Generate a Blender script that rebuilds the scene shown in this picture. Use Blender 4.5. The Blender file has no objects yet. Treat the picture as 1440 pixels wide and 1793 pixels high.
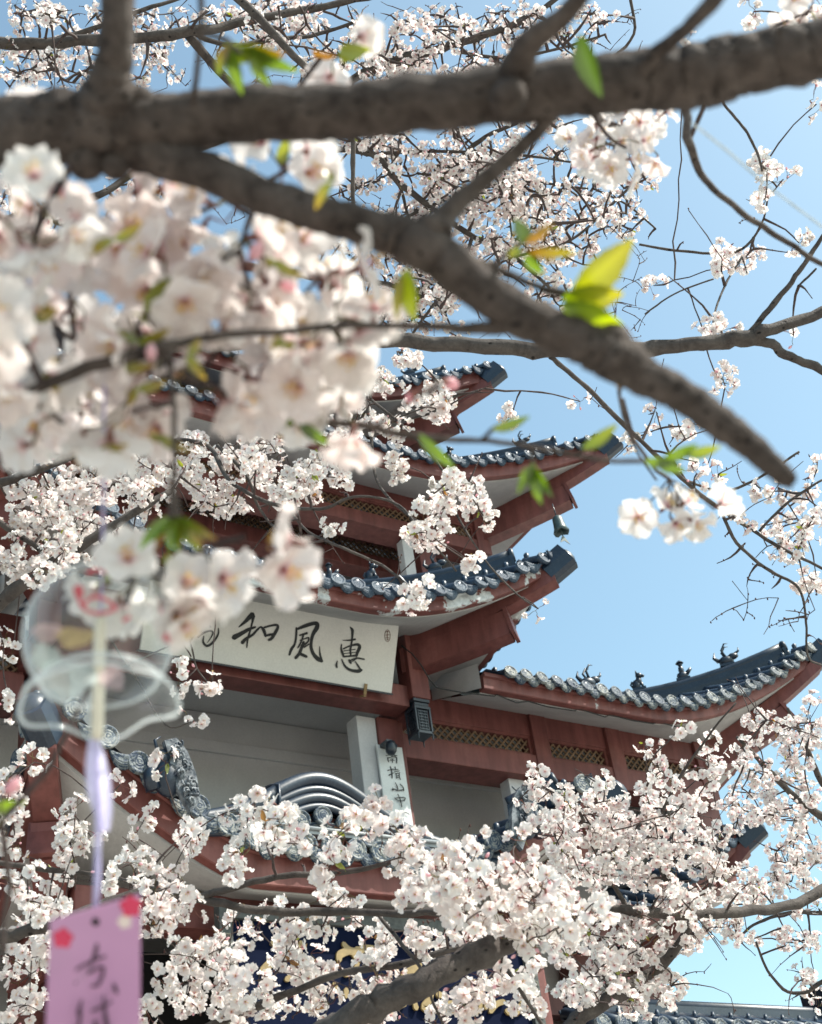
import bpy, math
import numpy as np
from mathutils import Vector, Matrix
PI = math.pi
scene = bpy.context.scene
COL = scene.collection

# ------------------------------------------------------------------ camera, sky, sun, exposure
F = 2407.0                       # focal length in pixels of the 1440 x 1793 photograph
CXY = np.array([720.0, 896.5])
_Z = np.array([-527, -3546, F]); _Z /= np.linalg.norm(_Z)
_X = np.array([4060, 1030, F]); _X /= np.linalg.norm(_X)
_X -= _X.dot(_Z) * _Z; _X /= np.linalg.norm(_X)
_Y = np.cross(_Z, _X)
RM = np.array([_X, _Y, _Z])      # camera (right, down, forward) -> world
CAM = np.array([0.0, 0.0, 1.6])
cd = bpy.data.cameras.new('camera'); cam = bpy.data.objects.new('camera', cd); COL.objects.link(cam)
cd.sensor_fit = 'HORIZONTAL'; cd.sensor_width = 36.0; cd.lens = 36.0 * F / 1440.0
cd.clip_start = 0.02; cd.clip_end = 2000.0
m4 = Matrix.Identity(4)
for r in range(3):
    m4[r][0] = RM[r, 0]; m4[r][1] = -RM[r, 1]; m4[r][2] = -RM[r, 2]; m4[r][3] = CAM[r]
cam.matrix_world = m4
cd.dof.use_dof = True; cd.dof.focus_distance = 4.6; cd.dof.aperture_fstop = 14.5
scene.camera = cam

SUN_EL, SUN_AZ = 51.0, 50.0      # azimuth measured from -Y (behind the camera) towards +X
el, az = math.radians(SUN_EL), math.radians(SUN_AZ)
SD = Vector((math.cos(el) * math.sin(az), -math.cos(el) * math.cos(az), math.sin(el)))
world = bpy.data.worlds.new('World'); scene.world = world; world.use_nodes = True
wn = world.node_tree; bg = wn.nodes['Background']
sky = wn.nodes.new('ShaderNodeTexSky'); sky.sky_type = 'NISHITA'; sky.sun_disc = False
sky.sun_elevation = el; sky.sun_rotation = math.atan2(SD.x, SD.y)
sky.air_density = 1.0; sky.dust_density = 2.4; sky.ozone_density = 1.6
sm = wn.nodes.new('ShaderNodeMix'); sm.data_type = 'RGBA'; sm.blend_type = 'MULTIPLY'; sm.inputs[0].default_value = 1.0
sm.inputs[7].default_value = (0.98, 1.10, 0.93, 1)
wn.links.new(sky.outputs['Color'], sm.inputs[6]); wn.links.new(sm.outputs[2], bg.inputs['Color']); bg.inputs['Strength'].default_value = 0.15
sl = bpy.data.lights.new('sun', 'SUN'); sl.energy = 4.2; sl.angle = math.radians(0.5); sl.color = (1.0, 0.95, 0.87)
so = bpy.data.objects.new('sun', sl); COL.objects.link(so)
so.rotation_euler = SD.to_track_quat('Z', 'Y').to_euler()
scene.view_settings.view_transform = 'Standard'; scene.view_settings.look = 'None'
scene.view_settings.exposure = 0.88; scene.view_settings.gamma = 1.0
scene.cycles.max_bounces = 8; scene.cycles.transparent_max_bounces = 12
scene.cycles.use_denoising = True
scene.cycles.caustics_reflective = False; scene.cycles.caustics_refractive = False

# ------------------------------------------------------------------ helpers
def ray(px, py): return RM @ np.array([px - CXY[0], py - CXY[1], F])
def at(px, py, y=None, x=None, z=None, d=None):
    """world point seen at a pixel of the photograph, on a plane of the building or at a distance"""
    v = ray(px, py)
    if y is not None: s = y / v[1]
    elif x is not None: s = x / v[0]
    elif z is not None: s = (z - CAM[2]) / v[2]
    else: s = d / F
    return CAM + v * s
def A(*a): return np.array(a, float)
def nrm(v):
    v = np.asarray(v, float); return v / (np.linalg.norm(v) + 1e-12)

def tag(o, label=None, cat=None, group=None, kind=None):
    if label: o['label'] = label
    if cat: o['category'] = cat
    if group: o['group'] = group
    if kind: o['kind'] = kind
    return o
def empty(name, loc=(0, 0, 0)):
    o = bpy.data.objects.new(name, None); COL.objects.link(o); o.location = loc; o.empty_display_size = .1
    bpy.context.view_layer.update()
    return o

class MB:
    """collects faces; build() links them as one mesh object"""
    def __init__(s): s.v = []; s.f = []; s.n = 0; s.c = []; s.sm = []; s.uv = []
    def add(s, verts, faces, col=None, smooth=False):
        verts = np.asarray(verts, float).reshape(-1, 3)
        s.v.append(verts)
        for f in faces: s.f.append([i + s.n for i in f]); s.sm.append(smooth)
        s.c.append(np.tile(np.array(col if col is not None else (1, 1, 1)), (len(verts), 1)))
        s.n += len(verts)
    def box(s, c, size, ax=None, col=None):
        c = np.asarray(c, float); h = np.asarray(size, float) / 2
        ax = np.eye(3) if ax is None else np.asarray(ax)
        vs = [c + ax[0] * h[0] * i + ax[1] * h[1] * j + ax[2] * h[2] * k for i in (-1, 1) for j in (-1, 1) for k in (-1, 1)]
        s.add(vs, [(0, 1, 3, 2), (4, 6, 7, 5), (0, 4, 5, 1), (2, 3, 7, 6), (0, 2, 6, 4), (1, 5, 7, 3)], col)
    def box2(s, a, b, col=None):
        a = np.asarray(a, float); b = np.asarray(b, float); s.box((a + b) / 2, np.abs(b - a), None, col)
    def sweep(s, path, prof, up=(0, 0, 1), closed=True, caps=True, smooth=False, col=None, outs=None):
        """profile points (out, up) carried along a path; out = up x tangent unless given"""
        P = np.asarray(path, float); n = len(P); m = len(prof); up = nrm(up); vs = []
        for i in range(n):
            t = nrm(P[min(i + 1, n - 1)] - P[max(i - 1, 0)])
            o = nrm(outs[i]) if outs is not None else nrm(np.cross(t, up))
            for a, b in prof: vs.append(P[i] + o * a + up * b)
        fs = []
        mm = m if closed else m - 1
        for i in range(n - 1):
            for j in range(mm):
                k = (j + 1) % m; fs.append((i * m + j, i * m + k, (i + 1) * m + k, (i + 1) * m + j))
        if caps and closed: fs.append(tuple(range(m))[::-1]); fs.append(tuple((n - 1) * m + j for j in range(m)))
        s.add(vs, fs, col, smooth)
    def tube(s, path, rad, seg=8, smooth=True, caps=True, col=None, rough=0.0, rng=None, squash=None):
        P = np.asarray(path, float); n = len(P)
        R = np.broadcast_to(np.asarray(rad, float), (n,))
        T = np.zeros_like(P); T[1:-1] = P[2:] - P[:-2]; T[0] = P[1] - P[0]; T[-1] = P[-1] - P[-2]
        T /= np.linalg.norm(T, axis=1)[:, None] + 1e-12
        ref = A(0, 0, 1) if abs(T[0][2]) < .9 else A(1, 0, 0)
        u = nrm(np.cross(T[0], ref)); vs = []
        ang = np.arange(seg) / seg * 2 * PI
        for i in range(n):
            u = nrm(u - T[i] * u.dot(T[i])); w = np.cross(T[i], u)
            r = np.full(seg, R[i])
            if rough and rng is not None: r = r * (1 + rng.normal(0, rough, seg))
            vs.append(P[i] + (np.cos(ang) * r)[:, None] * u + (np.sin(ang) * r)[:, None] * w)
        fs = []
        for i in range(n - 1):
            for j in range(seg):
                k = (j + 1) % seg; fs.append((i * seg + j, i * seg + k, (i + 1) * seg + k, (i + 1) * seg + j))
        if caps: fs.append(tuple(range(seg))[::-1]); fs.append(tuple((n - 1) * seg + j for j in range(seg)))
        s.add(np.concatenate(vs), fs, col, smooth)
    def lathe(s, c, prof, seg=16, ax=None, smooth=True, col=None, mod=None):
        ax = np.eye(3) if ax is None else np.asarray(ax); vs = []
        for r, z in prof:
            for j in range(seg):
                a = 2 * PI * j / seg; rr, zz = (r, z) if mod is None else mod(r, z, a)
                vs.append(np.asarray(c) + ax[0] * rr * math.cos(a) + ax[1] * rr * math.sin(a) + ax[2] * zz)
        fs = []
        for i in range(len(prof) - 1):
            for j in range(seg):
                k = (j + 1) % seg; fs.append((i * seg + j, i * seg + k, (i + 1) * seg + k, (i + 1) * seg + j))
        s.add(vs, fs, col, smooth)
    def ball(s, c, r, seg=10, rings=6, ax=None, col=None):
        r = np.broadcast_to(np.asarray(r, float), (3,)); ax = np.eye(3) if ax is None else np.asarray(ax)
        pr = []; vs = []
        for i in range(rings + 1):
            t = PI * i / rings
            for j in range(seg):
                a = 2 * PI * j / seg
                vs.append(np.asarray(c) + ax[0] * r[0] * math.sin(t) * math.cos(a) + ax[1] * r[1] * math.sin(t) * math.sin(a) + ax[2] * r[2] * math.cos(t))
        fs = []
        for i in range(rings):
            for j in range(seg):
                k = (j + 1) % seg; fs.append((i * seg + j, (i + 1) * seg + j, (i + 1) * seg + k, i * seg + k))
        s.add(vs, fs, col, True)
    def grid(s, G, smooth=False, col=None):
        G = np.asarray(G, float); n, m = G.shape[:2]
        s.add(G.reshape(-1, 3), [(i * m + j, i * m + j + 1, (i + 1) * m + j + 1, (i + 1) * m + j) for i in range(n - 1) for j in range(m - 1)], col, smooth)
    def build(s, name, mat, parent=None, bevel=0):
        me = bpy.data.meshes.new(name)
        V = np.concatenate(s.v) if s.v else np.zeros((0, 3))
        me.from_pydata(V.tolist(), [], s.f); me.validate()
        if len(me.polygons) == len(s.sm): me.polygons.foreach_set('use_smooth', np.array(s.sm, bool))
        C = np.concatenate(s.c)
        if len(me.vertices) == len(C):
            at_ = me.color_attributes.new('Col', 'FLOAT_COLOR', 'POINT')
            at_.data.foreach_set('color', np.concatenate([C, np.ones((len(C), 1))], 1).astype(np.float32).ravel())
        if mat: me.materials.append(mat)
        o = bpy.data.objects.new(name, me); COL.objects.link(o)
        if parent is not None:
            o.parent = parent; o.matrix_parent_inverse = parent.matrix_world.inverted()
        if bevel:
            b = o.modifiers.new('bevel', 'BEVEL'); b.width = bevel; b.segments = 2; b.limit_method = 'ANGLE'; b.angle_limit = math.radians(50)
        return o

def np_mesh(name, V, Fc, mat, parent=None, col=None, smooth=True):
    """fast mesh of quads or triangles from arrays"""
    me = bpy.data.meshes.new(name); k = Fc.shape[1]
    me.vertices.add(len(V)); me.vertices.foreach_set('co', V.astype(np.float32).ravel())
    me.loops.add(Fc.size); me.loops.foreach_set('vertex_index', Fc.astype(np.int32).ravel())
    me.polygons.add(len(Fc)); me.polygons.foreach_set('loop_start', np.arange(0, Fc.size, k, dtype=np.int32))
    me.update(calc_edges=True); me.polygons.foreach_set('use_smooth', np.full(len(Fc), smooth))
    if col is not None:
        a = me.color_attributes.new('Col', 'FLOAT_COLOR', 'POINT')
        a.data.foreach_set('color', np.concatenate([col, np.ones((len(col), 1))], 1).astype(np.float32).ravel())
    me.materials.append(mat)
    o = bpy.data.objects.new(name, me); COL.objects.link(o)
    if parent is not None:
        o.parent = parent; o.matrix_parent_inverse = parent.matrix_world.inverted()
    return o

# ------------------------------------------------------------------ materials
class NT:
    def __init__(s, name):
        s.m = bpy.data.materials.new(name); s.m.use_nodes = True; s.t = s.m.node_tree
        s.b = s.t.nodes['Principled BSDF']; s.out = s.t.nodes['Material Output']
    def n(s, typ, ins=None, **kw):
        nd = s.t.nodes.new('ShaderNode' + typ)
        for k, v in kw.items(): setattr(nd, k, v)
        for k, v in (ins or {}).items():
            if hasattr(v, 'node'): s.t.links.new(v, nd.inputs[k])
            else: nd.inputs[k].default_value = v
        return nd
    def set(s, **kw):
        for k, v in kw.items():
            k = k.replace('_', ' ')
            if hasattr(v, 'node'): s.t.links.new(v, s.b.inputs[k])
            else: s.b.inputs[k].default_value = v
    def noise(s, sc, det=5, rough=.6, vec=None, dist=0.0):
        ins = {'Scale': sc, 'Detail': det, 'Roughness': rough, 'Distortion': dist}
        if vec is None: vec = s.n('TexCoord').outputs['Object']
        ins['Vector'] = vec
        return s.n('TexNoise', ins).outputs['Fac']
    def ramp(s, fac, stops):
        r = s.n('ValToRGB', {'Fac': fac}); e = r.color_ramp.elements
        while len(e) < len(stops): e.new(.5)
        for q, (p, c) in zip(e, stops):
            q.position = p; q.color = tuple(c) + (1,) if len(c) == 3 else c
        return r.outputs['Color']
    def mix(s, fac, a, b, mode='MIX'):
        mx = s.n('Mix', data_type='RGBA', blend_type=mode)
        for i, v in ((0, fac), (6, a), (7, b)):
            if hasattr(v, 'node'): s.t.links.new(v, mx.inputs[i])
            else: mx.inputs[i].default_value = v if i == 0 else (tuple(v) + (1,) if len(v) == 3 else v)
        return mx.outputs[2]
    def bump(s, h, strength=.3, dist=.01):
        b = s.n('Bump', {'Height': h, 'Strength': strength, 'Distance': dist}); s.t.links.new(b.outputs['Normal'], s.b.inputs['Normal'])

def mat_plain(name, c1, c2, scale=3, rough=.7, bump=.15, bd=.004, fine=60, mid=.5, spread=.18, spec=.3):
    t = NT(name); n1 = t.noise(scale, 7, .65); n2 = t.noise(fine, 4)
    c = t.ramp(n1, [(mid - spread, c1), (mid + spread, c2)])
    c = t.mix(.18, c, t.ramp(n2, [(.3, (.35, .35, .35)), (.7, (1, 1, 1))]), 'MULTIPLY')
    t.set(Base_Color=c, Roughness=rough); t.b.inputs['Specular IOR Level'].default_value = spec
    t.bump(t.noise(fine, 6), bump, bd)
    return t.m

def mat_red(name, peel=0.0):
    t = NT(name); tc = t.n('TexCoord').outputs['Object']
    big = t.noise(.9, 6, .7, tc)
    st = t.n('Mapping', {'Vector': tc, 'Scale': (7, 7, .9)}).outputs['Vector']
    streak = t.noise(1.0, 5, .6, st)
    c = t.ramp(big, [(.3, (.125, .040, .036)), (.55, (.18, .060, .052)), (.75, (.24, .098, .084))])
    c = t.mix(.5, c, t.ramp(streak, [(.34, (.34, .30, .30)), (.62, (1, 1, 1))]), 'MULTIPLY')
    r = .55
    if peel:
        pn = t.noise(1.7, 9, .72, tc, .3); mask = t.ramp(pn, [(peel, (0, 0, 0)), (peel + .012, (1, 1, 1))])
        c = t.mix(mask, c, t.ramp(t.noise(14, 4), [(.3, (.34, .36, .37)), (.7, (.62, .64, .64))]))
    t.set(Base_Color=c, Roughness=r); t.b.inputs['Specular IOR Level'].default_value = .35
    t.bump(t.noise(25, 7, .6), .35, .008)
    return t.m
M = {}
M['red'] = mat_red('red_paint'); M['red_peel'] = mat_red('peeling_red_paint', .555)
M['red_peel2'] = mat_red('slightly_peeling_red_paint', .66)
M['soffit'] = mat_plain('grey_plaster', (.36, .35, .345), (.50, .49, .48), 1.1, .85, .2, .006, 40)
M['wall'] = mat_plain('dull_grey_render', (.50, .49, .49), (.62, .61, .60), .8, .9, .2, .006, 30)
M['pilaster'] = mat_plain('pale_grey_render', (.46, .455, .46), (.58, .57, .57), 1.5, .85, .2, .005, 30)
M['lattice'] = mat_plain('ochre_wood', (.12, .070, .042), (.20, .125, .075), 4, .7, .3, .003, 80)
M['dark'] = mat_plain('dark_interior', (.008, .008, .009), (.016, .014, .014), 2, .8)
M['iron'] = mat_plain('dark_painted_metal', (.010, .016, .026), (.022, .032, .045), 8, .35, .2, .002, 90, spec=.6)
M['bronze'] = mat_plain('green_bronze', (.02, .045, .05), (.05, .085, .085), 12, .45, .3, .002, 120, spec=.6)
M['ink'] = mat_plain('black_ink', (.012, .013, .014), (.03, .032, .034), 20, .6, .1)
M['gold'] = mat_plain('gold_leaf_lettering', (.20, .135, .045), (.32, .22, .085), 9, .45, .3, .003, 60, spec=.6)
M['navy'] = mat_plain('navy_lacquer', (.0015, .004, .018), (.004, .008, .028), 3, .7, .1, .001, 60, spec=.05)
M['board'] = mat_plain('cream_board', (.58, .565, .53), (.67, .655, .61), .9, .6, .06, .002, 40, spread=.25)
M['strip'] = mat_plain('white_board', (.60, .62, .61), (.72, .73, .72), 2, .55, .05, .002, 40, spread=.25)
M['brass'] = mat_plain('weathered_brass', (.19, .12, .05), (.30, .20, .09), 20, .5, .2)
M['cable'] = mat_plain('black_cable', (.012, .012, .012), (.03, .03, .03), 10, .5)
M['frame'] = mat_plain('grey_patterned_frame', (.045, .05, .05), (.10, .105, .10), 14, .5, .6, .01, 40)
M['ground'] = mat_plain('ground', (.34, .32, .29), (.44, .42, .39), .6, .95, .5, .02, 9)

def mat_glaze(name, c1, c2, dust):
    t = NT(name); n1 = t.noise(2.6, 7, .7); n2 = t.noise(30, 5, .7)
    c = t.ramp(n1, [(.3, c1), (.7, c2)])
    geo = t.n('NewGeometry'); pt = t.n('Math', {0: geo.outputs['Pointiness'], 1: .5}, operation='SUBTRACT').outputs[0]
    m = t.ramp(n2, [(.5, (0, 0, 0)), (.75, (dust, dust, dust))])
    c = t.mix(m, c, (.20, .23, .25))
    t.set(Base_Color=c, Roughness=t.n('MapRange', {'Value': n2, 'To Min': .26, 'To Max': .55}).outputs['Result'])
    t.b.inputs['Specular IOR Level'].default_value = .5; t.b.inputs['Coat Weight'].default_value = .10; t.b.inputs['Coat Roughness'].default_value = .2
    t.bump(t.noise(18, 5), .15, .006)
    return t.m
M['tile'] = mat_glaze('blue_glaze', (.005, .016, .036), (.014, .036, .070), .22)
M['ridge'] = mat_glaze('dark_blue_glaze', (.004, .011, .024), (.011, .024, .046), .12)
def mat_disk(name, b0, b1):
    t = NT(name); at_ = t.n('Attribute', attribute_name='Col')
    sp = t.n('SeparateColor', {'Color': at_.outputs['Color']})
    r, a = sp.outputs[0], sp.outputs[1]        # r: radius, a: random number of the tile
    n2 = t.noise(38, 6, .7)
    ww = t.n('Math', {0: r, 1: 26.0}, operation='MULTIPLY').outputs[0]; ring = t.n('Math', {0: ww}, operation='SINE').outputs[0]
    flo = t.noise(16, 3, .5, None, 1.2)
    relief = t.n('Math', {0: ring, 1: t.n('MapRange', {'Value': flo, 'From Min': .42, 'From Max': .58, 'To Min': -1.2, 'To Max': 1.2}).outputs['Result']}, operation='ADD').outputs[0]
    dust = t.ramp(t.n('Math', {0: relief, 1: n2}, operation='ADD').outputs[0], [(.25, (0, 0, 0)), (.95, (1, 1, 1))])
    blue = t.ramp(a, [(.1, (.014, .030, .060)), (.9, (.035, .058, .085))]); pale = t.ramp(a, [(.1, b0), (.9, b1)])
    t.set(Base_Color=t.mix(dust, blue, pale), Roughness=.6); t.b.inputs['Specular IOR Level'].default_value = .35
    t.bump(relief, .4, .006)
    return t.m
M['disk'] = mat_disk('moulded_tile_end', (.030, .050, .078), (.075, .10, .135))
M['disk_pale'] = mat_disk('sunlit_moulded_tile_end', (.10, .12, .135), (.24, .245, .23))  # paler copy of the tile ends, with sunlight put into the colour
def mat_white_edge(): return mat_plain('pale_glaze', (.17, .19, .21), (.34, .36, .37), 6, .3, .2, .003, 50, spec=.7)  # pale glaze of uneven tone, used for the flashing
M['edge'] = mat_white_edge()

# ------------------------------------------------------------------ ground
g = MB(); g.grid([[(-600, -600, 0), (600, -600, 0)], [(-600, 900, 0), (600, 900, 0)]])
go = g.build('ground', M['ground']); tag(go, kind='structure')
# ------------------------------------------------------------------ pagoda
HZ = A(0, 0, 1.6)
class BB(MB):
    """building coordinates: heights above the camera"""
    def add(s, verts, faces, col=None, smooth=False):
        MB.add(s, np.asarray(verts, float).reshape(-1, 3) + HZ, faces, col, smooth)
rs = np.random.RandomState(7)
XC = 8.3
M['scroll'] = mat_plain('highlighted_blue_relief', (.02, .03, .045), (.20, .22, .24), 9, .4, .5, .01, 40, spread=.10)  # dark blue relief with its pale highlights mixed into the colour
pagoda = empty('pagoda', (XC, 17, 0))
tag(pagoda, 'red and grey tiered pagoda with dark blue upturned tile roofs behind the blossoms', 'pagoda')

def beast(mb, c, d, h, kind=0):
    """small glazed roof beast sitting on the ridge, facing along d"""
    c = np.asarray(c, float); d = nrm(A(d[0], d[1], 0)); u = A(0, 0, 1); w = np.cross(u, d); ax = [d, w, u]
    mb.box(c + u * h * .05, (h * .62, h * .34, h * .12), ax)
    if kind == 0:        # seated lion
        mb.ball(c + u * h * .30 - d * h * .10, (h * .20, h * .16, h * .27), 8, 6, ax)
        mb.ball(c + u * h * .48 + d * h * .04, (h * .15, h * .14, h * .22), 8, 6, ax)
        mb.ball(c + u * h * .74 + d * h * .10, (h * .17, h * .15, h * .15), 8, 6, ax)
        mb.ball(c + u * h * .70 + d * h * .26, (h * .10, h * .09, h * .08), 6, 4, ax)
        mb.tube([c + u * h * .45 + d * h * .12, c + u * h * .1 + d * h * .2], h * .07, 6)
        mb.tube([c - d * h * .26 + u * h * .12, c - d * h * .36 + u * h * .35, c - d * h * .26 + u * h * .5], h * .05, 6)
        for q in (-1, 1): mb.tube([c + u * h * .84 + w * q * h * .09, c + u * h * .98 + w * q * h * .12], [h * .06, h * .015], 5)
    elif kind == 1:      # rider with broad hat
        mb.ball(c + u * h * .25, (h * .26, h * .15, h * .2), 8, 6, ax)
        mb.ball(c + u * h * .52, (h * .13, h * .14, h * .24), 8, 6, ax)
        mb.ball(c + u * h * .80, h * .11, 8, 6, ax)
        mb.lathe(c + u * h * .86, [(h * .19, 0), (h * .17, h * .03), (h * .06, h * .13), (0, h * .15)], 8, ax)
        mb.tube([c + d * h * .2 + u * h * .3, c + d * h * .42 + u * h * .52], [h * .11, h * .07], 6)
    else:                # horned dragon head
        mb.ball(c + u * h * .28, (h * .34, h * .18, h * .22), 8, 6, ax)
        mb.ball(c + u * h * .42 + d * h * .32, (h * .24, h * .15, h * .15), 8, 6, ax)
        mb.tube([c + d * h * .4 + u * h * .5, c + d * h * .6 + u * h * .62, c + d * h * .62 + u * h * .78], [h * .07, h * .05, h * .02], 6)
        for q in (-1, 1):
            mb.tube([c + u * h * .45 + w * q * h * .08, c - d * h * .1 + u * h * .72 + w * q * h * .14, c + d * h * .08 + u * h * 1.0 + w * q * h * .16, c + d * h * .24 + u * h * .98 + w * q * h * .16], [h * .06, h * .05, h * .035, h * .01], 6)
        mb.tube([c - d * h * .3 + u * h * .3, c - d * h * .48 + u * h * .5, c - d * h * .4 + u * h * .75], [h * .1, h * .07, h * .02], 6)

def disk(mb, c, out, r=.125, th=.04):
    out = nrm(out); w = nrm(np.cross(out, (0, 0, 1))); u = np.cross(w, out)
    a0 = rs.rand(); rr = [0, .3, .55, .8, .86, 1.0, 1.0]; dz = [.012, .012, .008, .004, .016, .014, -th]
    vs = []; cs = []; seg = 16
    for q, z in zip(rr, dz):
        for j in range(seg):
            a = 2 * PI * j / seg
            vs.append(c + (w * math.cos(a) + u * math.sin(a)) * r * q + out * z); cs.append((q, a0, .5))
    fs = [(i * seg + j, i * seg + (j + 1) % seg, (i + 1) * seg + (j + 1) % seg, (i + 1) * seg + j) for i in range(len(rr) - 1) for j in range(seg)]
    k = mb.n; mb.add(vs, fs, None, True); mb.c[-1] = np.array(cs)

def drip(mb, c, out, w_, h_, up=None):
    """leaf shaped drip tile hanging between two barrel tiles"""
    out = nrm(out); w = nrm(np.cross(out, (0, 0, 1))); u = nrm(np.cross(w, out)); n = 10; a0 = rs.rand()
    front = []; cs = []
    for i in range(n + 1):
        x = -1 + 2 * i / n
        top = -.10 * (1 - x * x) * w_; bot = -h_ * (1 - abs(x) ** 2.4) + -.0
        front.append((c + w * x * w_ / 2 + u * top, c + w * x * w_ / 2 + u * (bot - .02)))
    vs = []
    for off in (0, -.025):
        for t, b in front: vs += [t + out * off, (t + b) / 2 + out * (off + (.012 if off == 0 else 0)), b + out * off]; cs += [(.5, a0, 0), (.2, a0, 0), (.95, a0, 0)]
    fs = []; m = (n + 1) * 3
    for i in range(n):
        b = i * 3
        fs += [(b, b + 1, b + 4, b + 3), (b + 1, b + 2, b + 5, b + 4), (m + b + 3, m + b + 4, m + b + 1, m + b), (m + b + 4, m + b + 5, m + b + 2, m + b + 1), (b + 2, m + b + 2, m + b + 5, b + 5)]
    mb.add(vs, fs, None, True); mb.c[-1] = np.array(cs)

def make_roof(parent, xc, H, yf, D, z0, Lc, rise, p, flare, fh, xw, yw, sslope, redm, run=2.4, pitch=.33, sides='LR',
              hipfig=(), name='roof', centre=True, ts=1.0, hipstart=.5, gs=.42, dtilt=.30, dr_=.112, fskip=0, dmat='disk', low=True):
    z0 = z0 + .06
    ro = empty(name, (xc, yf + D / 2, z0 + 1.6)); ro.parent = parent; ro.matrix_parent_inverse = parent.matrix_world.inverted()
    def E(side, s, dz=0):
        if side == 'F':
            u = min(1, max(0, (abs(s) - (H - Lc)) / Lc)); q = 1 if s >= 0 else -1
            return A(xc + s + q * flare * u * u, yf - flare * u * u, z0 + rise * u ** p + dz)
        q = 1 if side == 'R' else -1
        u = min(1, max(0, (Lc - s) / Lc))
        return A(xc + q * (H + flare * u * u), yf + s - flare * u * u, z0 + rise * u ** p + dz)
    G = lambda L: gs * L + .05 * L * L
    OUT = {'F': A(0, -1, 0), 'R': A(1, 0, 0), 'L': A(-1, 0, 0)}
    INW = {k: -v for k, v in OUT.items()}
    acc = {}
    wz = z0 + sslope * (yw - yf)
    W = {'R': A(xc + xw, yw, wz), 'L': A(xc - xw, yw, wz)}
    for side in ['F'] + list(sides):
        fas = BB(); sof = BB(); til = BB(); dsk = BB(); base = BB()
        ss = np.linspace(-H, H, 71) if side == 'F' else np.concatenate([np.linspace(0, Lc, 24), np.linspace(Lc, D, 8)[1:]])
        segs = [ss]
        if side == 'F' and fskip: segs = [ss[ss < -fskip], ss[ss > fskip]]
        o = OUT[side]; ww = .014 * np.sin(np.arange(len(ss)) * 1.7)
        for sg_ in segs:
            if len(segs) > 1: fas = BB()
            pts = [E(side, s, fh) for s in sg_]
            fas.sweep(pts, [(0, 0), (-.02, -fh + .012), (-.035, -fh), (-.15, -fh - .01), (-.15, -.02)] , outs=[o] * len(pts), smooth=False)
            fas.sweep([q_ + A(0, 0, -.02) for q_ in pts], [(.035, .03), (.035, -.035), (.001, -.05), (.001, .03)], outs=[o] * len(pts))
            if len(segs) > 1: fas.build('fascia', redm, ro)
        # soffit
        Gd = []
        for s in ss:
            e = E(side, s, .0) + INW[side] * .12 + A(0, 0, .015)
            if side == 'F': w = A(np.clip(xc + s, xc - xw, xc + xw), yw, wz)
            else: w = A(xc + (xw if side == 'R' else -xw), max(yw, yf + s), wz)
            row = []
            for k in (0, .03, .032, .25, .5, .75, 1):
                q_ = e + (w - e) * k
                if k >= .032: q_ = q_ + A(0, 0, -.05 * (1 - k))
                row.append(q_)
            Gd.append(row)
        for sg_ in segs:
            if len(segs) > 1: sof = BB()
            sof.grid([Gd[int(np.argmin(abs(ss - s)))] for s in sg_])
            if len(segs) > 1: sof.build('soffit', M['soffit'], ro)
        # tiles
        n = int((H if side == 'F' else D) / pitch) + 1; ks = range(-n, n + 1) if side == 'F' else range(1, n)
        for k in ks:
            s = k * pitch + (pitch * .5 if not centre else 0)
            if side == 'F' and (abs(s) > H - .06 or (fskip and abs(s) < fskip + .42)): continue
            if side != 'F' and (s > D - .05): continue
            L = min(run, max(.32, (H - abs(s)) if side == 'F' else s))
            if side != 'F' and s < .2: continue
            e = E(side, s, fh + .07)
            path = []
            for q_ in np.linspace(-.10, L, 6): path.append(e + INW[side] * q_ + A(0, 0, G(max(q_, 0)) + (q_ * gs if q_ < 0 else 0)))
            til.tube(path, .088 * ts, 8, True, True)
            dn = nrm(o + A(0, 0, dtilt)); tw = A(*(rs.normal(0, .06, 3)))
            disk(dsk, path[0] + o * .03 + A(0, 0, .01), dn + tw, dr_ * ts)
            kp = e + INW[side] * .26 + A(0, 0, G(.26) + .10)
            til.tube([kp - A(0, 0, .05), kp, kp + A(0, 0, .05), kp + A(0, 0, .085)], [.04, .045, .048, .012], 7)
            s2 = s + pitch / 2
            if side == 'F' and abs(s2) > H - .03: continue
            e2 = E(side, s2, fh + .0) + o * .13 + A(*(rs.normal(0, .008, 3)))
            drip(dsk, e2 + A(0, 0, .055), nrm(o + A(0, 0, -.15)) + tw, .30 * ts, .17 * ts)
        Gb = []
        for s in ss:
            L = min(run, max(.02, (H - abs(s)) if side == 'F' else s))
            Gb.append([E(side, s, fh + .03) + o * (.10 if q_ == 0 else 0) + INW[side] * L * q_ + A(0, 0, G(L * q_)) for q_ in (0, .001, .3, .6, 1)])
        for sg_ in segs: base.grid([Gb[int(np.argmin(abs(ss - s)))] for s in sg_])
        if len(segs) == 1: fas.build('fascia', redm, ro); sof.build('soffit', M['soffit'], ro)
        til.build('roof_tiles', M['tile'], ro); dsk.build('tile_ends', M[dmat], ro); base.build('roof_deck', M['ridge'], ro)
    for side in sides:
        rid = BB(); bea = BB(); fgs = []
        q = 1 if side == 'R' else -1
        def hip(L): 
            e = E('F', q * (H - L), fh); return e + A(0, L, G(L))
        hs = np.linspace(hipstart, run, 14); hp = [hip(L) for L in hs]
        dg = nrm(A(q, -1, 0)); sd = A(1, q, 0)
        for i, pz in enumerate(hp): pass
        rid.sweep(hp, [(-.13, -.05), (-.15, .12), (-.10, .14), (-.10, .26), (.10, .26), (.10, .14), (.15, .12), (.13, -.05)])
        rid.tube([a + A(0, 0, .30) for a in hp], .105, 10)
        a0, t0 = hp[0], nrm(hp[0] - hp[1])
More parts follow.
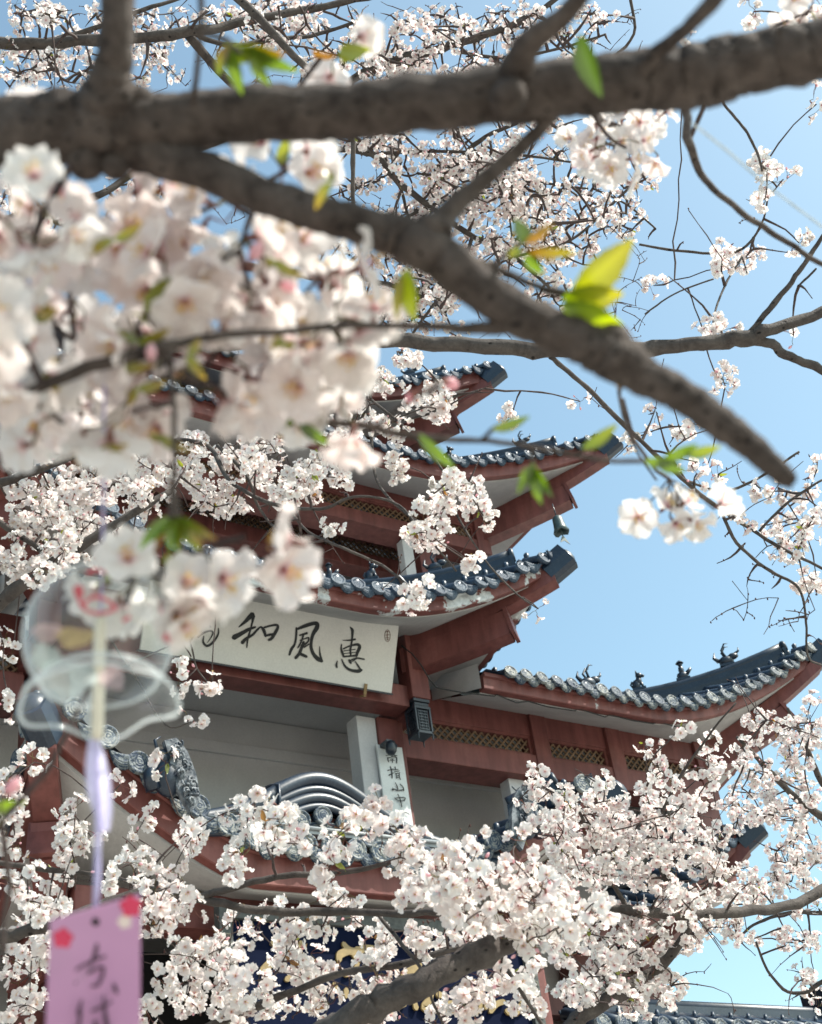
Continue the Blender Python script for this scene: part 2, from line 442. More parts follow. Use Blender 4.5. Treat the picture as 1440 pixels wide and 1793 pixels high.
        rid.lathe(a0 + A(0, 0, .30), [(.0, .05), (.10, .05), (.125, .03), (.125, -.02), (.10, -.03)], 14, [nrm(np.cross(t0, (0, 0, 1))), np.cross(nrm(np.cross(t0, (0, 0, 1))), t0), t0])
        rid.box(a0 + t0 * .02 + A(0, 0, .08), (.06, .30, .30), [t0, nrm(np.cross(A(0, 0, 1), t0)), np.cross(t0, nrm(np.cross(A(0, 0, 1), t0)))])
        # lower tongue between hip end and tip
        tp = [hip(L) for L in np.linspace(.04, hipstart + .1, 5)]
        rid.sweep([a + A(0, 0, .0) for a in tp], [(-.12, -.04), (-.12, .07), (.12, .07), (.12, -.04)])
        # cap over the end of the hip beam
        C = E('F', q * H, 0); tdir = nrm(nrm(A(q, -1, 0)) + A(0, 0, .62)); wv = nrm(np.cross(A(0, 0, 1), tdir)); uv = np.cross(tdir, wv)
        ax = [tdir, wv, uv]
        rid.sweep([C - tdir * .16, C + tdir * .10, C + tdir * .24, C + tdir * .31], [(-.15, -.13), (-.17, .05), (-.13, .25), (.13, .25), (.17, .05), (.15, -.13), (.08, -.19), (-.08, -.19)], up=uv)
        rid.ball(C + tdir * .25 + uv * .03, (.14, .15, .19), 12, 8, ax)
        for j in range(4): rid.ball(C + tdir * (.02 + .09 * j) + uv * (.27 - .02 * j), (.05, .05, .06), 6, 5, ax)
        # hip beams
        Wc = W[side]; Ct = C + A(0, 0, .02); wd = .15
        Pb = [Wc + (Ct - Wc) * k + A(0, 0, -.10 - .10 * math.sin(PI * k)) for k in np.linspace(0, 1.0, 9)]
        bea.sweep(Pb, [(-wd, -.16), (-wd, .10), (wd, .10), (wd, -.16)])
        kk = .66
        P1 = [Wc + (Ct - Wc) * k + A(0, 0, -.42 - .18 * k - .05 * math.sin(PI * k)) for k in np.linspace(-.05, kk, 6)]
        if low: bea.sweep(P1, [(-wd * 1.15, -.22), (-wd * 1.15, .20), (wd * 1.15, .20), (wd * 1.15, -.22)])
        pe = P1[-1]; dd = nrm(P1[-1] - P1[-2]); w3 = nrm(np.cross(dd, (0, 0, 1)))
        if low: bea.box(pe + dd * .012, (.06, .40, .47), [dd, w3, np.cross(w3, dd)])
        for L, kd, hh in hipfig:
            fb = BB(); beast(fb, hip(L) + A(0, 0, .38), dg, hh * .9, kd); fb.build('ridge_beast', M['ridge'], ro)
        rid.build('hip_ridge', M['ridge'], ro); bea.build('hip_beam', M['red'], ro)
    return ro, E, G

def frieze(parent, x0, x1, y, zt, zl1, zl0, zb, posts, hdepth=.5, pw=.30, depth=.25, col=None, post_bottom=None, proud=.07):
    """header, lattice band, tie beam and posts of one storey front"""
    beam = BB(); beam.box2((x0, y, zl1), (x1, y + depth, zt)); beam.build('header_beam', M['red'], parent, .01)
    b2 = BB(); b2.box2((x0, y - .05, zb), (x1, y + hdepth, zl0)); b2.build('tie_beam', M['red'], parent, .015)
    la = BB()
    edges = []; ps = sorted(posts); lo = x0
    for q in ps: edges.append((lo, q - pw / 2)); lo = q + pw / 2
    edges.append((lo, x1))
    for a, b in edges:
        if b - a < .3: continue
        fr = BB(); f = .05
        # frame round the opening
        fr.box2((a, y + .02, zl0), (b, y + .12, zl0 + f)); fr.box2((a, y + .02, zl1 - f), (b, y + .12, zl1))
        fr.box2((a, y + .02, zl0 + f), (a + f, y + .12, zl1 - f)); fr.box2((b - f, y + .02, zl0 + f), (b, y + .12, zl1 - f))
        fr.build('lattice_frame', M['red'], parent)
        lat = BB(); a2, b2_, c2, d2 = a + f, b - f, zl0 + f, zl1 - f; hh = d2 - c2; sp = .135
        n = int((b2_ - a2 + hh) / sp) + 1
        for sg, yy in ((1, .062), (-1, .088)):
            for i in range(n + 1):
                xs = a2 - hh + i * sp
                # line from (xs, c2) to (xs + hh, d2), clipped
                t0 = max(0, (a2 - xs) / hh); t1 = min(1, (b2_ - xs) / hh)
                if t1 - t0 < .05: continue
                zz = (lambda t: c2 + hh * t) if sg > 0 else (lambda t: d2 - hh * t)
                p0 = A(xs + hh * t0, y + yy, zz(t0)); p1 = A(xs + hh * t1, y + yy, zz(t1))
                d = p1 - p0; L = np.linalg.norm(d); d /= L
                lat.box((p0 + p1) / 2, (L, .024, .03), [d, A(0, 1, 0), np.cross(d, A(0, 1, 0))])
        lat.build('lattice', M['lattice'], parent)
    for q in ps:
        po = BB(); po.box2((q - pw / 2, y - proud, (post_bottom if post_bottom is not None else zb - .02)), (q + pw / 2, y + .3, zt + .25)); po.build('post', M['red'], parent, .012)

def wallbox(name, a, b, mat, parent, bevel=0):
    w = BB(); w.box2(a, b); return w.build(name, mat, parent, bevel)

# roofs, top to bottom
R1 = make_roof(pagoda, XC, 6.55, 18.0, 8, 17.45, 3.8, 1.15, 2.0, .75, .30, 5.6, 19.3, .34, M['red'], 2.8, .36, hipfig=((.9, 2, .42), (1.5, 0, .40), (2.1, 1, .42)), ts=1.05)
R2 = make_roof(pagoda, XC, 8.22, 17.0, 10, 15.22, 3.7, 1.20, 2.1, .85, .32, 7.3, 18.3, .34, M['red'], 2.8, .345, hipfig=((.85, 2, .40), (1.7, 0, .40), (2.4, 1, .42)), ts=1.05)
R4 = make_roof(pagoda, XC, 11.30, 15.0, 9, 9.45, 4.0, 1.72, 1.85, .35, .25, 9.7, 16.2, .32, M['red_peel2'], 3.6, .31, hipfig=((1.0, 2, .50), (1.55, 1, .48), (2.1, 0, .46), (2.7, 0, .44)), hipstart=.32, fskip=3.75, dmat='disk_pale', gs=.27)
R3 = make_roof(pagoda, XC, 4.16, 14.0, 3.6, 9.78, 3.1, 1.16, 2.1, .38, .24, 2.94, 15.55, .42, M['red_peel'], 2.2, .33, hipfig=((1.1, 2, .40), (1.75, 0, .40), (2.2, 1, .40)), hipstart=.36)

# --- storey under the third roof (front at Y 16.2) and the projecting bay (front at Y 15.55)
st = empty('lower_storey', (XC, 17, 8)); st.parent = pagoda; st.matrix_parent_inverse = pagoda.matrix_world.inverted()
for sg in (-1, 1):
    xs = sorted((XC + sg * 3.0, XC + sg * 9.7))
    pp = [XC + sg * 5.80, XC + sg * 7.45, XC + sg * 9.55]
    frieze(st, xs[0], xs[1], 16.2, 10.05, 9.50, 9.13, 8.74, pp, .55, .33)
# plaque beam of the bay and beams running back from its corner posts
wallbox('plaque_beam', (XC - 2.75, 15.52, 9.26), (XC + 2.78, 15.92, 9.62), M['red'], st, .012)
wallbox('bay_wall', (XC - 2.7, 15.95, 9.62), (XC + 2.7, 16.1, 10.6), M['red'], st)
for sg in (-1, 1):
    x = XC + sg * 2.94
    wallbox('post', (x - .17, 15.40, 9.38), (x + .17, 15.74, 10.62), M['red'], st, .015)
    wallbox('side_beam', (x - .13, 15.75, 9.20), (x + .13, 16.75, 9.55), M['red'], st, .012)
    xw = XC + sg * 2.60
    wallbox('column', (xw - (.16 if sg > 0 else .30), 15.95, -1.0), (xw + (.30 if sg > 0 else .16), 16.65, 9.25), M['red'], st, .02)
    wallbox('pilaster', (xw - sg * .335 - .17, 16.0, -1.0), (xw - sg * .335 + .17, 16.3, 9.24), M['pilaster'], st, .01)
    for q in (5.80, 9.45):
        xq = XC + sg * q
        wallbox('column', (xq - .02 - .2, 16.28, 7.3), (xq + .32, 16.8, 8.74), M['red'], st, .02)
        wallbox('pilaster', (xq - sg * .5 - .17, 16.35, 7.3), (xq - sg * .5 + .14, 16.6, 8.74), M['pilaster'], st, .01)
wallbox('balcony_wall', (XC - 9.4, 18.0, 7.3), (XC + 9.4, 18.3, 10.0), M['wall'], st)
for x0, x1 in ((XC - 9.3, XC + 9.3),):
    wallbox('wall_moulding', (x0 + .02, 17.93, 9.30), (x1 - .02, 18.0, 9.50), M['wall'], st, .01)
wallbox('balcony_ceiling', (XC - 9.5, 16.7, 10.02), (XC + 9.5, 18.3, 10.15), M['wall'], st)
for sg in (-1, 1): wallbox('side_wall', (XC + sg * 9.5 - .1, 16.5, 7.3), (XC + sg * 9.5 + .1, 23, 10.0), M['wall'], st)
wallbox('floor_slab', (XC - 9.7, 16.25, 7.1), (XC + 9.7, 22, 7.3), M['wall'], st, .01)
for sg in (-1, 1):
    rk = BB(); xx = XC + sg * 3.72
    rk.grid([[A(xx, y, 9.46 + .32 * (y - 15) if y < 16.3 else 9.87), A(xx, y, 9.46 + .25 + .17 + .27 * (y - 15) + .05 * (y - 15) ** 2)] for y in np.linspace(14.9, 18.5, 12)])
    rk.build('rake_board', M['soffit'], st)
# --- storey under the second roof
s2 = empty('upper_storey', (XC, 19, 13)); s2.parent = pagoda; s2.matrix_parent_inverse = pagoda.matrix_world.inverted()
frieze(s2, XC - 7.3, XC + 7.3, 18.3, 15.85, 15.40, 15.05, 14.75, [XC - 7.1, XC - 5.9, XC + 5.9, XC + 7.1], .5, .30)
frieze(s2, XC - 6.9, XC + 6.9, 19.6, 16.0, 15.45, 15.05, 14.7, [XC - 3.9, XC + 3.9], .4, .30)
for sg in (-1, 1):
    for q in (5.8, 7.1):
        wallbox('column', (XC + sg * q - .2, 18.45, 12.7), (XC + sg * q + .2, 18.85, 14.78), M['red'], s2, .02)
    wallbox('pilaster', (XC + sg * 5.3 - .12, 18.4, 12.2), (XC + sg * 5.3 + .12, 18.6, 14.72), M['pilaster'], s2, .01)
    wallbox('side_wall', (XC + sg * 7.1 - .1, 18.9, 12.7), (XC + sg * 7.1 + .1, 26, 15.9), M['wall'], s2)
wallbox('balcony_wall', (XC - 7.0, 20.6, 12.7), (XC + 7.0, 20.9, 15.9), M['wall'], s2)
# top storey
s1 = empty('top_storey', (XC, 20, 17)); s1.parent = pagoda; s1.matrix_parent_inverse = pagoda.matrix_world.inverted()
frieze(s1, XC - 5.6, XC + 5.6, 19.3, 18.6, 18.1, 17.8, 17.4, [XC - 4.5, XC - 2, XC + 2, XC + 4.5], .5, .30)
wallbox('balcony_wall', (XC - 4.4, 21.0, 15.4), (XC + 4.4, 25.5, 19.2), M['wall'], s1)
# apex above the top roof
ap = BB(); ap.add([(XC - 4.2, 20.5, 19.1), (XC + 4.2, 20.5, 19.1), (XC + 4.2, 26, 19.1), (XC - 4.2, 26, 19.1), (XC - 2, 23, 20.6), (XC + 2, 23, 20.6)], [(0, 1, 5, 4), (1, 2, 5), (2, 3, 4, 5), (3, 0, 4)])
ap.build('top_roof', M['tile'], pagoda)

# --- layered fish-tail ornaments on the bay roof
def coil(mb, c, sx, h=.42):
    c = np.asarray(c, float)
    for i in range(7):
        r = .10 + .055 * i
        pts = [c + A(sx * (-r * 1.25 * math.cos(t)), -.10 + .02 * i, r * .9 * math.sin(t)) for t in np.linspace(.15, PI * .62, 9)]
        mb.tube(pts, [.03] * 8 + [.012], 6)
        pts2 = [p_ + A(0, .14, 0) for p_ in pts]; mb.tube(pts2, [.03] * 8 + [.012], 6)
    mb.ball(c + A(sx * .05, -.03, .12), (.16, .12, .18), 10, 7)
    mb.tube([c + A(sx * .05, -.03, .2), c + A(sx * .2, -.03, .38), c + A(sx * .1, -.03, .52), c + A(sx * -.02, -.03, .46)], [.09, .07, .045, .015], 7)
    mb.tube([c + A(sx * .12, -.03, .05), c + A(sx * .38, -.05, .12), c + A(sx * .44, -.05, .26)], [.09, .06, .02], 7)
o3 = BB()
for sg in (-1, 1): coil(o3, A(XC + sg * 2.0, 14.45, 10.28), sg)
o3.build('ridge_ornament', M['tile'], R3[0])
o4 = BB(); beast(o4, A(14.6, 15.25, 10.02), A(1, -.2, 0), .42, 2); o4.build('roof_beast', M['ridge'], R4[0])
for sg in (-1,): pass

# --- entrance porch with a rolled crest
PO = make_roof(pagoda, XC, 3.58, 13.2, 3.2, 5.26, 2.35, 1.38, 1.35, .28, .40, 2.9, 14.9, .16, M['red'], .75, .33, name='porch_roof', hipfig=(), ts=1.12, hipstart=.35, gs=.15, dtilt=0, dr_=.12, dmat='disk_pale')
porch = PO[0]
def arch(x, a=1.0, w=1.0):
    d = abs(x - (XC - .22)) / w
    return 5.82 + .66 * a * math.exp(-(d / .92) ** 2.0) + .10 * math.exp(-(d / 2.0) ** 4)
cr = BB(); edge = BB(); xs = np.linspace(XC - 2.45, XC + 2.15, 61)
def sq(x): return .30 + .70 * math.exp(-((x - XC + .12) / 1.25) ** 2)
AY = 13.22
def arc2(x, dz=0, w=1.0): return arch(x + .10, 1, w) + .10 + dz * sq(x)
xs = np.linspace(XC - 2.0, XC + 2.15, 61)
for dz, r, y0, w in ((0, .095, AY, 1.0), (-.15, .055, AY - .03, .97), (-.27, .07, AY - .05, .92), (-.39, .05, AY - .07, .88)):
    cr.tube([A(x, y0, arc2(x, dz, w)) for x in xs], r, 10)
cr.grid([[A(x, y, arc2(x) + .02 + .16 * (y - AY)) for y in np.linspace(AY, 15.6, 8)] for x in xs], True)
for y in np.arange(AY + .33, 15.5, .33): cr.tube([A(x, y, arc2(x) + .05 + .16 * (y - AY)) for x in xs], .07, 8)
cr.grid([[A(x, AY, arc2(x, -.39, .88)), A(x, AY, arc2(x))] for x in xs])
for x in (XC - .95, XC + .72): cr.tube([A(x, AY - .09, arc2(x, -.42)), A(x, AY - .11, arc2(x) + .06), A(x, AY + .1, arc2(x) + .14), A(x, 15.4, arc2(x) + .5)], .02, 6)
cr.build('rolled_crest', M['ridge'], porch)
dk = BB(); bt = BB()
for x in np.arange(XC - 1.30, XC + 1.2, .30):
    z = arc2(x, -.39, .88) - .13; c = A(x, AY - .13, z)
    bt.tube([A(x, AY - .11, z), A(x, AY + .1, z + .03)], .09, 8)
    disk(dk, c, A(rs.normal(0, .06), -1, -.05), .115)
    drip(dk, A(x + .15, AY - .08, arc2(x + .15, -.39, .88) - .15), A(0, -1, -.3), .27, .16)
dk.build('tile_ends', M['disk_pale'], porch); bt.build('roof_tiles', M['tile'], porch)
tm = BB(); tm.grid([[A(x, AY + .02, 5.72), A(x, AY + .02, max(5.74, arc2(x, -.39, .88) - .05))] for x in np.linspace(XC - 1.9, XC + 1.9, 41)])
tm.build('crest_board', M['red'], porch)
ed = BB(); ed.box2((XC - 2.0, 13.10, 5.93), (XC + 2.0, 13.17, 5.98)); ed.tube([A(XC - 2.0, 13.08, 5.99), A(XC + 2.0, 13.08, 5.99)], .022, 6)
ed.build('lead_flashing', M['edge'], porch)
# relief dragons either side of the crest
for sg in (-1, 1):
    c = A(XC + sg * 2.36, 12.90, 6.12)
    class SB(BB):
        def add(s_, v, f, col=None, smooth=False, c=c): BB.add(s_, c + (np.asarray(v, float).reshape(-1, 3) - c) * A(.80, .9, .86), f, col, smooth)
    dr = SB()
    dr.ball(c + A(sg * .10, 0, .22), (.22, .15, .27), 12, 8); dr.ball(c + A(sg * .16, .0, .46), (.17, .12, .13), 10, 6)
    for q in (.24, -.02): dr.tube([c + A(sg * q, -.02, .52), c + A(sg * q + sg * .05, -.02, .70), c + A(sg * q - sg * .04, -.02, .76)], [.025, .02, .008], 6)
    dr.tube([c + A(sg * .32, .0, .02), c + A(sg * .38, -.02, .22), c + A(sg * .28, -.02, .40)], [.10, .09, .05], 8)
    dr.build('dragon', M['ridge'], porch)
    fl = SB()
    for i in range(26):
        t = rs.rand(); x = -sg * (-.10 + .30 * t + rs.uniform(-.08, .08)); z = .62 - .75 * t + rs.uniform(-.10, .10)
        a = rs.uniform(0, 6.28); r = rs.uniform(.04, .075)
        fl.tube([c + A(x + r * math.cos(a + q) * (1 - q / 9), -.17 - .01 * q, z + r * math.sin(a + q) * (1 - q / 9)) for q in np.linspace(0, 4.6, 8)], .016, 5)
        fl.ball(c + A(x, -.17, z), (.03, .02, .03), 6, 4)
    pl = [c + A(-sg * (x - .14), -.13, z) for x, z in ((-.06, .66), (.12, .72), (.28, .55), (.40, .25), (.45, -.1), (.30, -.28), (.10, .05))]
    pl2 = [q + A(0, .08, 0) for q in pl]; k = len(pl)
    fl.add(pl + pl2, [tuple(range(k)), tuple(range(2 * k - 1, k - 1, -1))] + [(i, (i + 1) % k, k + (i + 1) % k, k + i) for i in range(k)])
    fl.build('dragon_scrollwork', M['scroll'], porch)
# porch front under the eave
wallbox('porch_beam', (XC - 3.1, 13.9, 5.02), (XC + 3.1, 14.3, 5.42), M['red'], porch, .015)
wallbox('porch_beam', (XC - 3.1, 13.95, 3.3), (XC + 3.1, 14.25, 3.7), M['red'], porch, .015)
for sg in (-1, 1):
    for x in (2.95,):
        wallbox('porch_column', (XC + sg * x - .2, 13.88, -1.6), (XC + sg * x + .2, 14.32, 5.02), M['red'], porch, .02)
    wallbox('porch_side_beam', (XC + sg * 2.95 - .14, 14.32, 4.9), (XC + sg * 2.95 + .14, 16.1, 5.35), M['red'], porch, .01)
wallbox('porch_doorway', (XC - 2.7, 15.6, -1.6), (XC + 2.7, 15.7, 5.3), M['dark'], porch)

# lower roof of the right wing and ground storey
R0 = make_roof(pagoda, XC, 8.75, 15.6, 6, 5.85, 3.0, 1.75, 1.8, .35, .26, 7.7, 16.8, .3, M['red'], 1.0, .33, name='ground_storey_roof', hipfig=((.8, 2, .42),), hipstart=.45, low=False)
gs_ = empty('ground_storey', (XC, 17, 2)); gs_.parent = pagoda; gs_.matrix_parent_inverse = pagoda.matrix_world.inverted()
for sg in (-1, 1):
    for q in (4.6, 6.2, 7.6): wallbox('column', (XC + sg * q - .2, 16.6, -1.6), (XC + sg * q + .2, 17.0, 6.0), M['red'], gs_, .02)
    a, b = sorted((XC + sg * 3.2, XC + sg * 7.7))
    wallbox('tie_beam', (a, 16.62, 5.05), (b, 16.9, 5.4), M['red'], gs_, .01); wallbox('tie_beam', (a, 16.62, 3.9), (b, 16.9, 4.2), M['red'], gs_, .01)
    for q in (5.4, 6.9):
        xq = XC + sg * q; w = BB()
        w.box2((xq - .55, 17.02, 1.2), (xq + .55, 17.1, 3.9)); w.build('window', M['dark'], gs_)
wallbox('ground_wall', (XC - 7.9, 17.1, -1.6), (XC + 7.9, 17.4, 6.1), M['wall'], gs_)
# ------------------------------------------------------------------ boards with lettering
def onplane(px, py, p0, n):
    v = ray(px, py); s = np.dot(np.asarray(p0) - CAM, n) / np.dot(v, n); return CAM + v * s
def stroke(mb, pts, nvec, k=0, lift=.004, thick=.004, scale=1.0):
    """brush stroke: (point, width) list smoothed into a ribbon lying proud of its board"""
    P = np.array([p for p, w in pts]); Wd = np.array([w for p, w in pts])
    n = len(P)
    if n > 2:                      # Catmull-Rom smoothing
        Q = []; Wq = []
        for i in range(n - 1):
            a, b, c, d = P[max(i - 1, 0)], P[i], P[i + 1], P[min(i + 2, n - 1)]
            for t in np.linspace(0, 1, 5)[:-1]:
                Q.append(.5 * (2 * b + (c - a) * t + (2 * a - 5 * b + 4 * c - d) * t * t + (3 * b - a - 3 * c + d) * t ** 3)); Wq.append(Wd[i] * (1 - t) + Wd[i + 1] * t)
        Q.append(P[-1]); Wq.append(Wd[-1]); P = np.array(Q); Wd = np.array(Wq)
    t0 = nrm(P[1] - P[0]); t1 = nrm(P[-1] - P[-2])
    P = np.concatenate([[P[0] - t0 * Wd[0] * .42], P, [P[-1] + t1 * Wd[-1] * .42]]); Wd = np.concatenate([[Wd[0] * .35], Wd, [Wd[-1] * .35]])
    L = []; R = []
    off = nvec * (lift + .0006 * k)
    for i in range(len(P)):
        t = nrm(P[min(i + 1, len(P) - 1)] - P[max(i - 1, 0)]); s = nrm(np.cross(nvec, t)) * Wd[i] / 2 * scale
        L.append(P[i] + s + off); R.append(P[i] - s + off)
    m = len(L); vs = L + R + [q - nvec * thick for q in L] + [q - nvec * thick for q in R]; fs = []
    for i in range(m - 1):
        fs += [(i, i + 1, m + i + 1, m + i), (i, 2 * m + i, 2 * m + i + 1, i + 1), (m + i + 1, 3 * m + i + 1, 3 * m + i, m + i)]
    fs += [(0, m, 3 * m, 2 * m), (m - 1, 3 * m - 1, 4 * m - 1, 2 * m - 1)]
    mb.add(vs, fs)
def strokes(mb, data, org, sc, p0, n, **kw):
    pxm = np.linalg.norm(onplane(org[0] + 1, org[1], p0, n) - onplane(org[0], org[1], p0, n))
    pym = np.linalg.norm(onplane(org[0], org[1] + 1, p0, n) - onplane(org[0], org[1], p0, n))
    pm = (pxm + pym) / 2
    for k, st_ in enumerate(data):
        pts = [(onplane(org[0] + x / sc, org[1] + y / sc, p0, n), w / sc * pm) for x, y, w in st_]
        stroke(mb, pts, n, k, **kw)

# cream plaque under the projecting roof, leaning forward
PB = A(0, 15.36, 9.34) + HZ; PT = A(0, 14.93, 10.30) + HZ
pn = nrm(np.cross(A(1, 0, 0), PT - PB)); pn = pn if pn[1] < 0 else -pn
plq = empty('plaque', (8.3, 15.2, 11.4))
tag(plq, 'long cream plaque with four black brush characters under the blue eave', 'plaque')
pu = nrm(PT - PB); xr = 10.66; xl = 6.62
cen = (PB + PT) / 2; hgt = np.linalg.norm(PT - PB)
b = MB(); b.box(A((xl + xr) / 2, cen[1], cen[2]) - pn * .025, (xr - xl, hgt, .05), [A(1, 0, 0), pu, pn]); b.build('board', M['board'], plq, .006)
b = MB()
for q, t_ in ((-1, .02), (1, .02)):
    b.box(A((xl + xr) / 2, cen[1], cen[2]) + pu * q * (hgt / 2 + .012) - pn * .03, (xr - xl + .05, .022, .075), [A(1, 0, 0), pu, pn])
b.build('edging', M['iron'], plq)
C4 = {'he': [[(1000, 275, 75), (960, 312, 62), (900, 372, 45), (820, 440, 14)], [(1015, 290, 50), (998, 380, 28), (985, 430, 26)],
             [(755, 578, 72), (850, 528, 56), (950, 472, 46), (1040, 440, 26)], [(985, 440, 26), (960, 520, 26), (935, 610, 30), (925, 712, 14)],
             [(868, 645, 55), (915, 595, 40), (1000, 545, 34), (1060, 480, 32), (1112, 432, 16)],
             [(1115, 435, 20), (1150, 485, 48), (1175, 560, 36)], [(1150, 450, 26), (1220, 428, 28), (1315, 412, 32), (1338, 440, 38), (1305, 510, 48), (1255, 590, 42), (1215, 612, 34)],
             [(1170, 562, 20), (1215, 545, 34), (1285, 535, 34)]],
      'chang': [[(85, 262, 26), (120, 300, 38), (145, 375, 10)], [(145, 315, 24), (225, 290, 18)], [(150, 262, 14), (235, 235, 14)], [(180, 352, 16), (230, 345, 14)], [(190, 392, 14), (225, 380, 14)],
                [(338, 195, 44), (300, 265, 48), (262, 350, 44), (232, 440, 40), (215, 530, 20), (180, 606, 30), (100, 622, 9), (25, 642, 6)],
                [(222, 190, 44), (245, 300, 42), (238, 420, 38)], [(450, 180, 22), (450, 320, 34)], [(452, 228, 18), (512, 222, 22), (498, 310, 16)], [(460, 280, 10), (500, 275, 12)],
                [(325, 425, 36), (400, 402, 34), (440, 440, 22)], [(275, 570, 30), (350, 515, 28), (440, 488, 26), (475, 520, 20), (440, 592, 14), (395, 650, 6)],
                [(350, 562, 20), (345, 640, 26), (392, 690, 32), (455, 660, 32), (520, 580, 28), (548, 515, 22), (545, 455, 12)], [(215, 555, 12), (270, 520, 10), (325, 488, 6)]],
      'feng': [[(200, 205, 26), (196, 300, 28), (178, 400, 28), (140, 455, 36), (115, 525, 26)], [(215, 215, 26), (300, 180, 44), (400, 150, 44), (448, 155, 50), (445, 200, 58), (400, 275, 44), (380, 350, 38), (375, 430, 40), (400, 510, 42), (450, 570, 52), (505, 600, 40)],
               [(505, 600, 30), (482, 520, 24), (478, 425, 6)], [(238, 292, 20), (325, 266, 30)], [(282, 290, 26), (262, 350, 20), (238, 405, 20), (215, 442, 14)],
               [(245, 352, 16), (300, 332, 16), (345, 322, 22), (332, 375, 20), (265, 415, 36)], [(285, 370, 28), (262, 440, 36), (232, 510, 38), (190, 562, 38)], [(240, 512, 36), (318, 548, 34)], [(290, 435, 20), (350, 398, 14)]],
      'hui': [[(845, 192, 12), (872, 232, 40), (870, 300, 30), (862, 380, 26), (848, 460, 28), (852, 530, 24)], [(752, 350, 6), (830, 352, 20), (905, 340, 24)], [(742, 400, 12), (736, 450, 24), (750, 500, 34), (765, 545, 24)],
              [(762, 455, 18), (840, 420, 20), (930, 402, 34), (958, 432, 44), (930, 500, 40), (920, 540, 30)], [(765, 480, 10), (905, 460, 12)], [(765, 548, 22), (920, 535, 24)], [(765, 512, 9), (905, 497, 10)],
              [(690, 600, 10), (678, 650, 28), (685, 676, 22)], [(742, 578, 10), (780, 660, 28), (850, 710, 32), (940, 722, 42), (982, 708, 26)], [(975, 715, 26), (940, 660, 22), (905, 605, 10)],
              [(832, 590, 28), (850, 620, 34)], [(850, 592, 18), (920, 566, 20), (1012, 580, 18)], [(872, 605, 12), (925, 570, 12)]]}
pc = A(8.3, PB[1], PB[2])
for key, og, sc_, lf in (('he', (310, 1040), 7.579, .006), ('chang', (310, 1040), 7.579, .006), ('feng', (490, 1070), 6.857, .006), ('hui', (490, 1070), 6.857, .006)):
    ch = MB(); strokes(ch, C4[key], og, sc_, pc, pn, lift=lf); ch.build('brush_character', M['ink'], plq)
se = MB()
ell = [(1293 + 33 * math.cos(a), 297 + 70 * math.sin(a), 6) for a in np.linspace(0, 2 * PI, 17)]
strokes(se, [ell, [(1275, 250, 8), (1310, 245, 8)], [(1293, 240, 8), (1290, 290, 8), (1296, 350, 8)], [(1272, 290, 8), (1312, 285, 8)], [(1275, 320, 7), (1310, 322, 7)], [(1280, 340, 6), (1306, 342, 6)]], (490, 1070), 6.857, pc, pn, lift=.006)
M['seal'] = mat_plain('faded_brown_seal', (.12, .06, .04), (.2, .1, .07), 20, .6, .1)
se.build('seal_mark', M['seal'], plq)
cl = MB()
for px, py in ((639, 1207), (316, 1158)):
    q = onplane(px, py, pc, pn)
    cl.box(q + pn * .02, (.05, .16, .012), [A(1, 0, 0), pu, pn]); cl.box(q - pu * .10 - pn * .03, (.05, .02, .11), [A(1, 0, 0), pu, pn])
cl.build('bracket', M['brass'], plq)

# white couplet board on the column
cp = empty('couplet_board', (10.9, 15.9, 8)); tag(cp, 'narrow white vertical board with black characters hung on the red column', 'couplet board')
cy = 15.93
p_ = {k: at(*v, y=cy) for k, v in dict(tl=(658, 1302), tr=(704, 1310), br=(731, 1440), bl=(689, 1430)).items()}
down = nrm(((p_['bl'] - p_['tl']) + (p_['br'] - p_['tr'])) / 2); down = nrm(A(0.02, 0, -1)); rt = nrm(np.cross(A(0, 1, 0), down)); rt = rt if rt[0] > 0 else -rt
wdt = abs((p_['tr'] - p_['tl'])[0]) * .98; cn = (p_['tl'] + p_['tr']) / 2 + down * 2.6
cn[0] += .01
b = MB(); b.box(cn + A(0, .02, 0), (wdt, .035, 5.2), [rt, A(0, 1, 0), -down]); b.build('board', M['strip'], cp, .004)
CP = [[(380, 350, 12), (440, 400, 24), (425, 430, 14)], [(310, 395, 10), (420, 388, 16), (540, 400, 18)], [(345, 440, 20), (352, 480, 18), (368, 530, 16)], [(350, 450, 14), (450, 428, 12), (530, 440, 22), (532, 550, 22)], [(400, 472, 11), (480, 470, 9)], [(390, 502, 9), (490, 500, 9)], [(442, 462, 11), (450, 545, 13)],
      [(400, 630, 16), (428, 720, 22), (440, 870, 20)], [(350, 710, 18), (460, 680, 11)], [(370, 812, 20), (470, 760, 11)], [(500, 640, 18), (512, 700, 13)], [(460, 702, 13), (562, 690, 13)], [(480, 742, 11), (590, 720, 11)], [(500, 782, 13), (600, 762, 12)], [(522, 782, 12), (530, 880, 13)], [(585, 762, 14), (590, 860, 16), (612, 902, 14)], [(532, 822, 9), (580, 817, 9)], [(522, 862, 11), (590, 852, 11)],
      [(500, 970, 10), (540, 1050, 20), (556, 1130, 16)], [(435, 1112, 22), (480, 1102, 17), (540, 1130, 15), (660, 1122, 20)], [(440, 1080, 10), (452, 1140, 15)], [(600, 1000, 13), (658, 1060, 18), (675, 1135, 20)],
      [(550, 1210, 13), (590, 1300, 18), (620, 1400, 20), (635, 1480, 14)], [(482, 1290, 13), (532, 1330, 17)], [(490, 1300, 11), (600, 1280, 13), (700, 1290, 18), (680, 1350, 20)], [(540, 1352, 13), (680, 1350, 15)], [(600, 1585, 10), (720, 1600, 14), (790, 1640, 10)]]
ch = MB(); strokes(ch, CP, (650, 1290), 11.95, A(10.9, cy - .001, 8), A(0, -1, 0)); ch.build('brush_characters', M['ink'], cp)

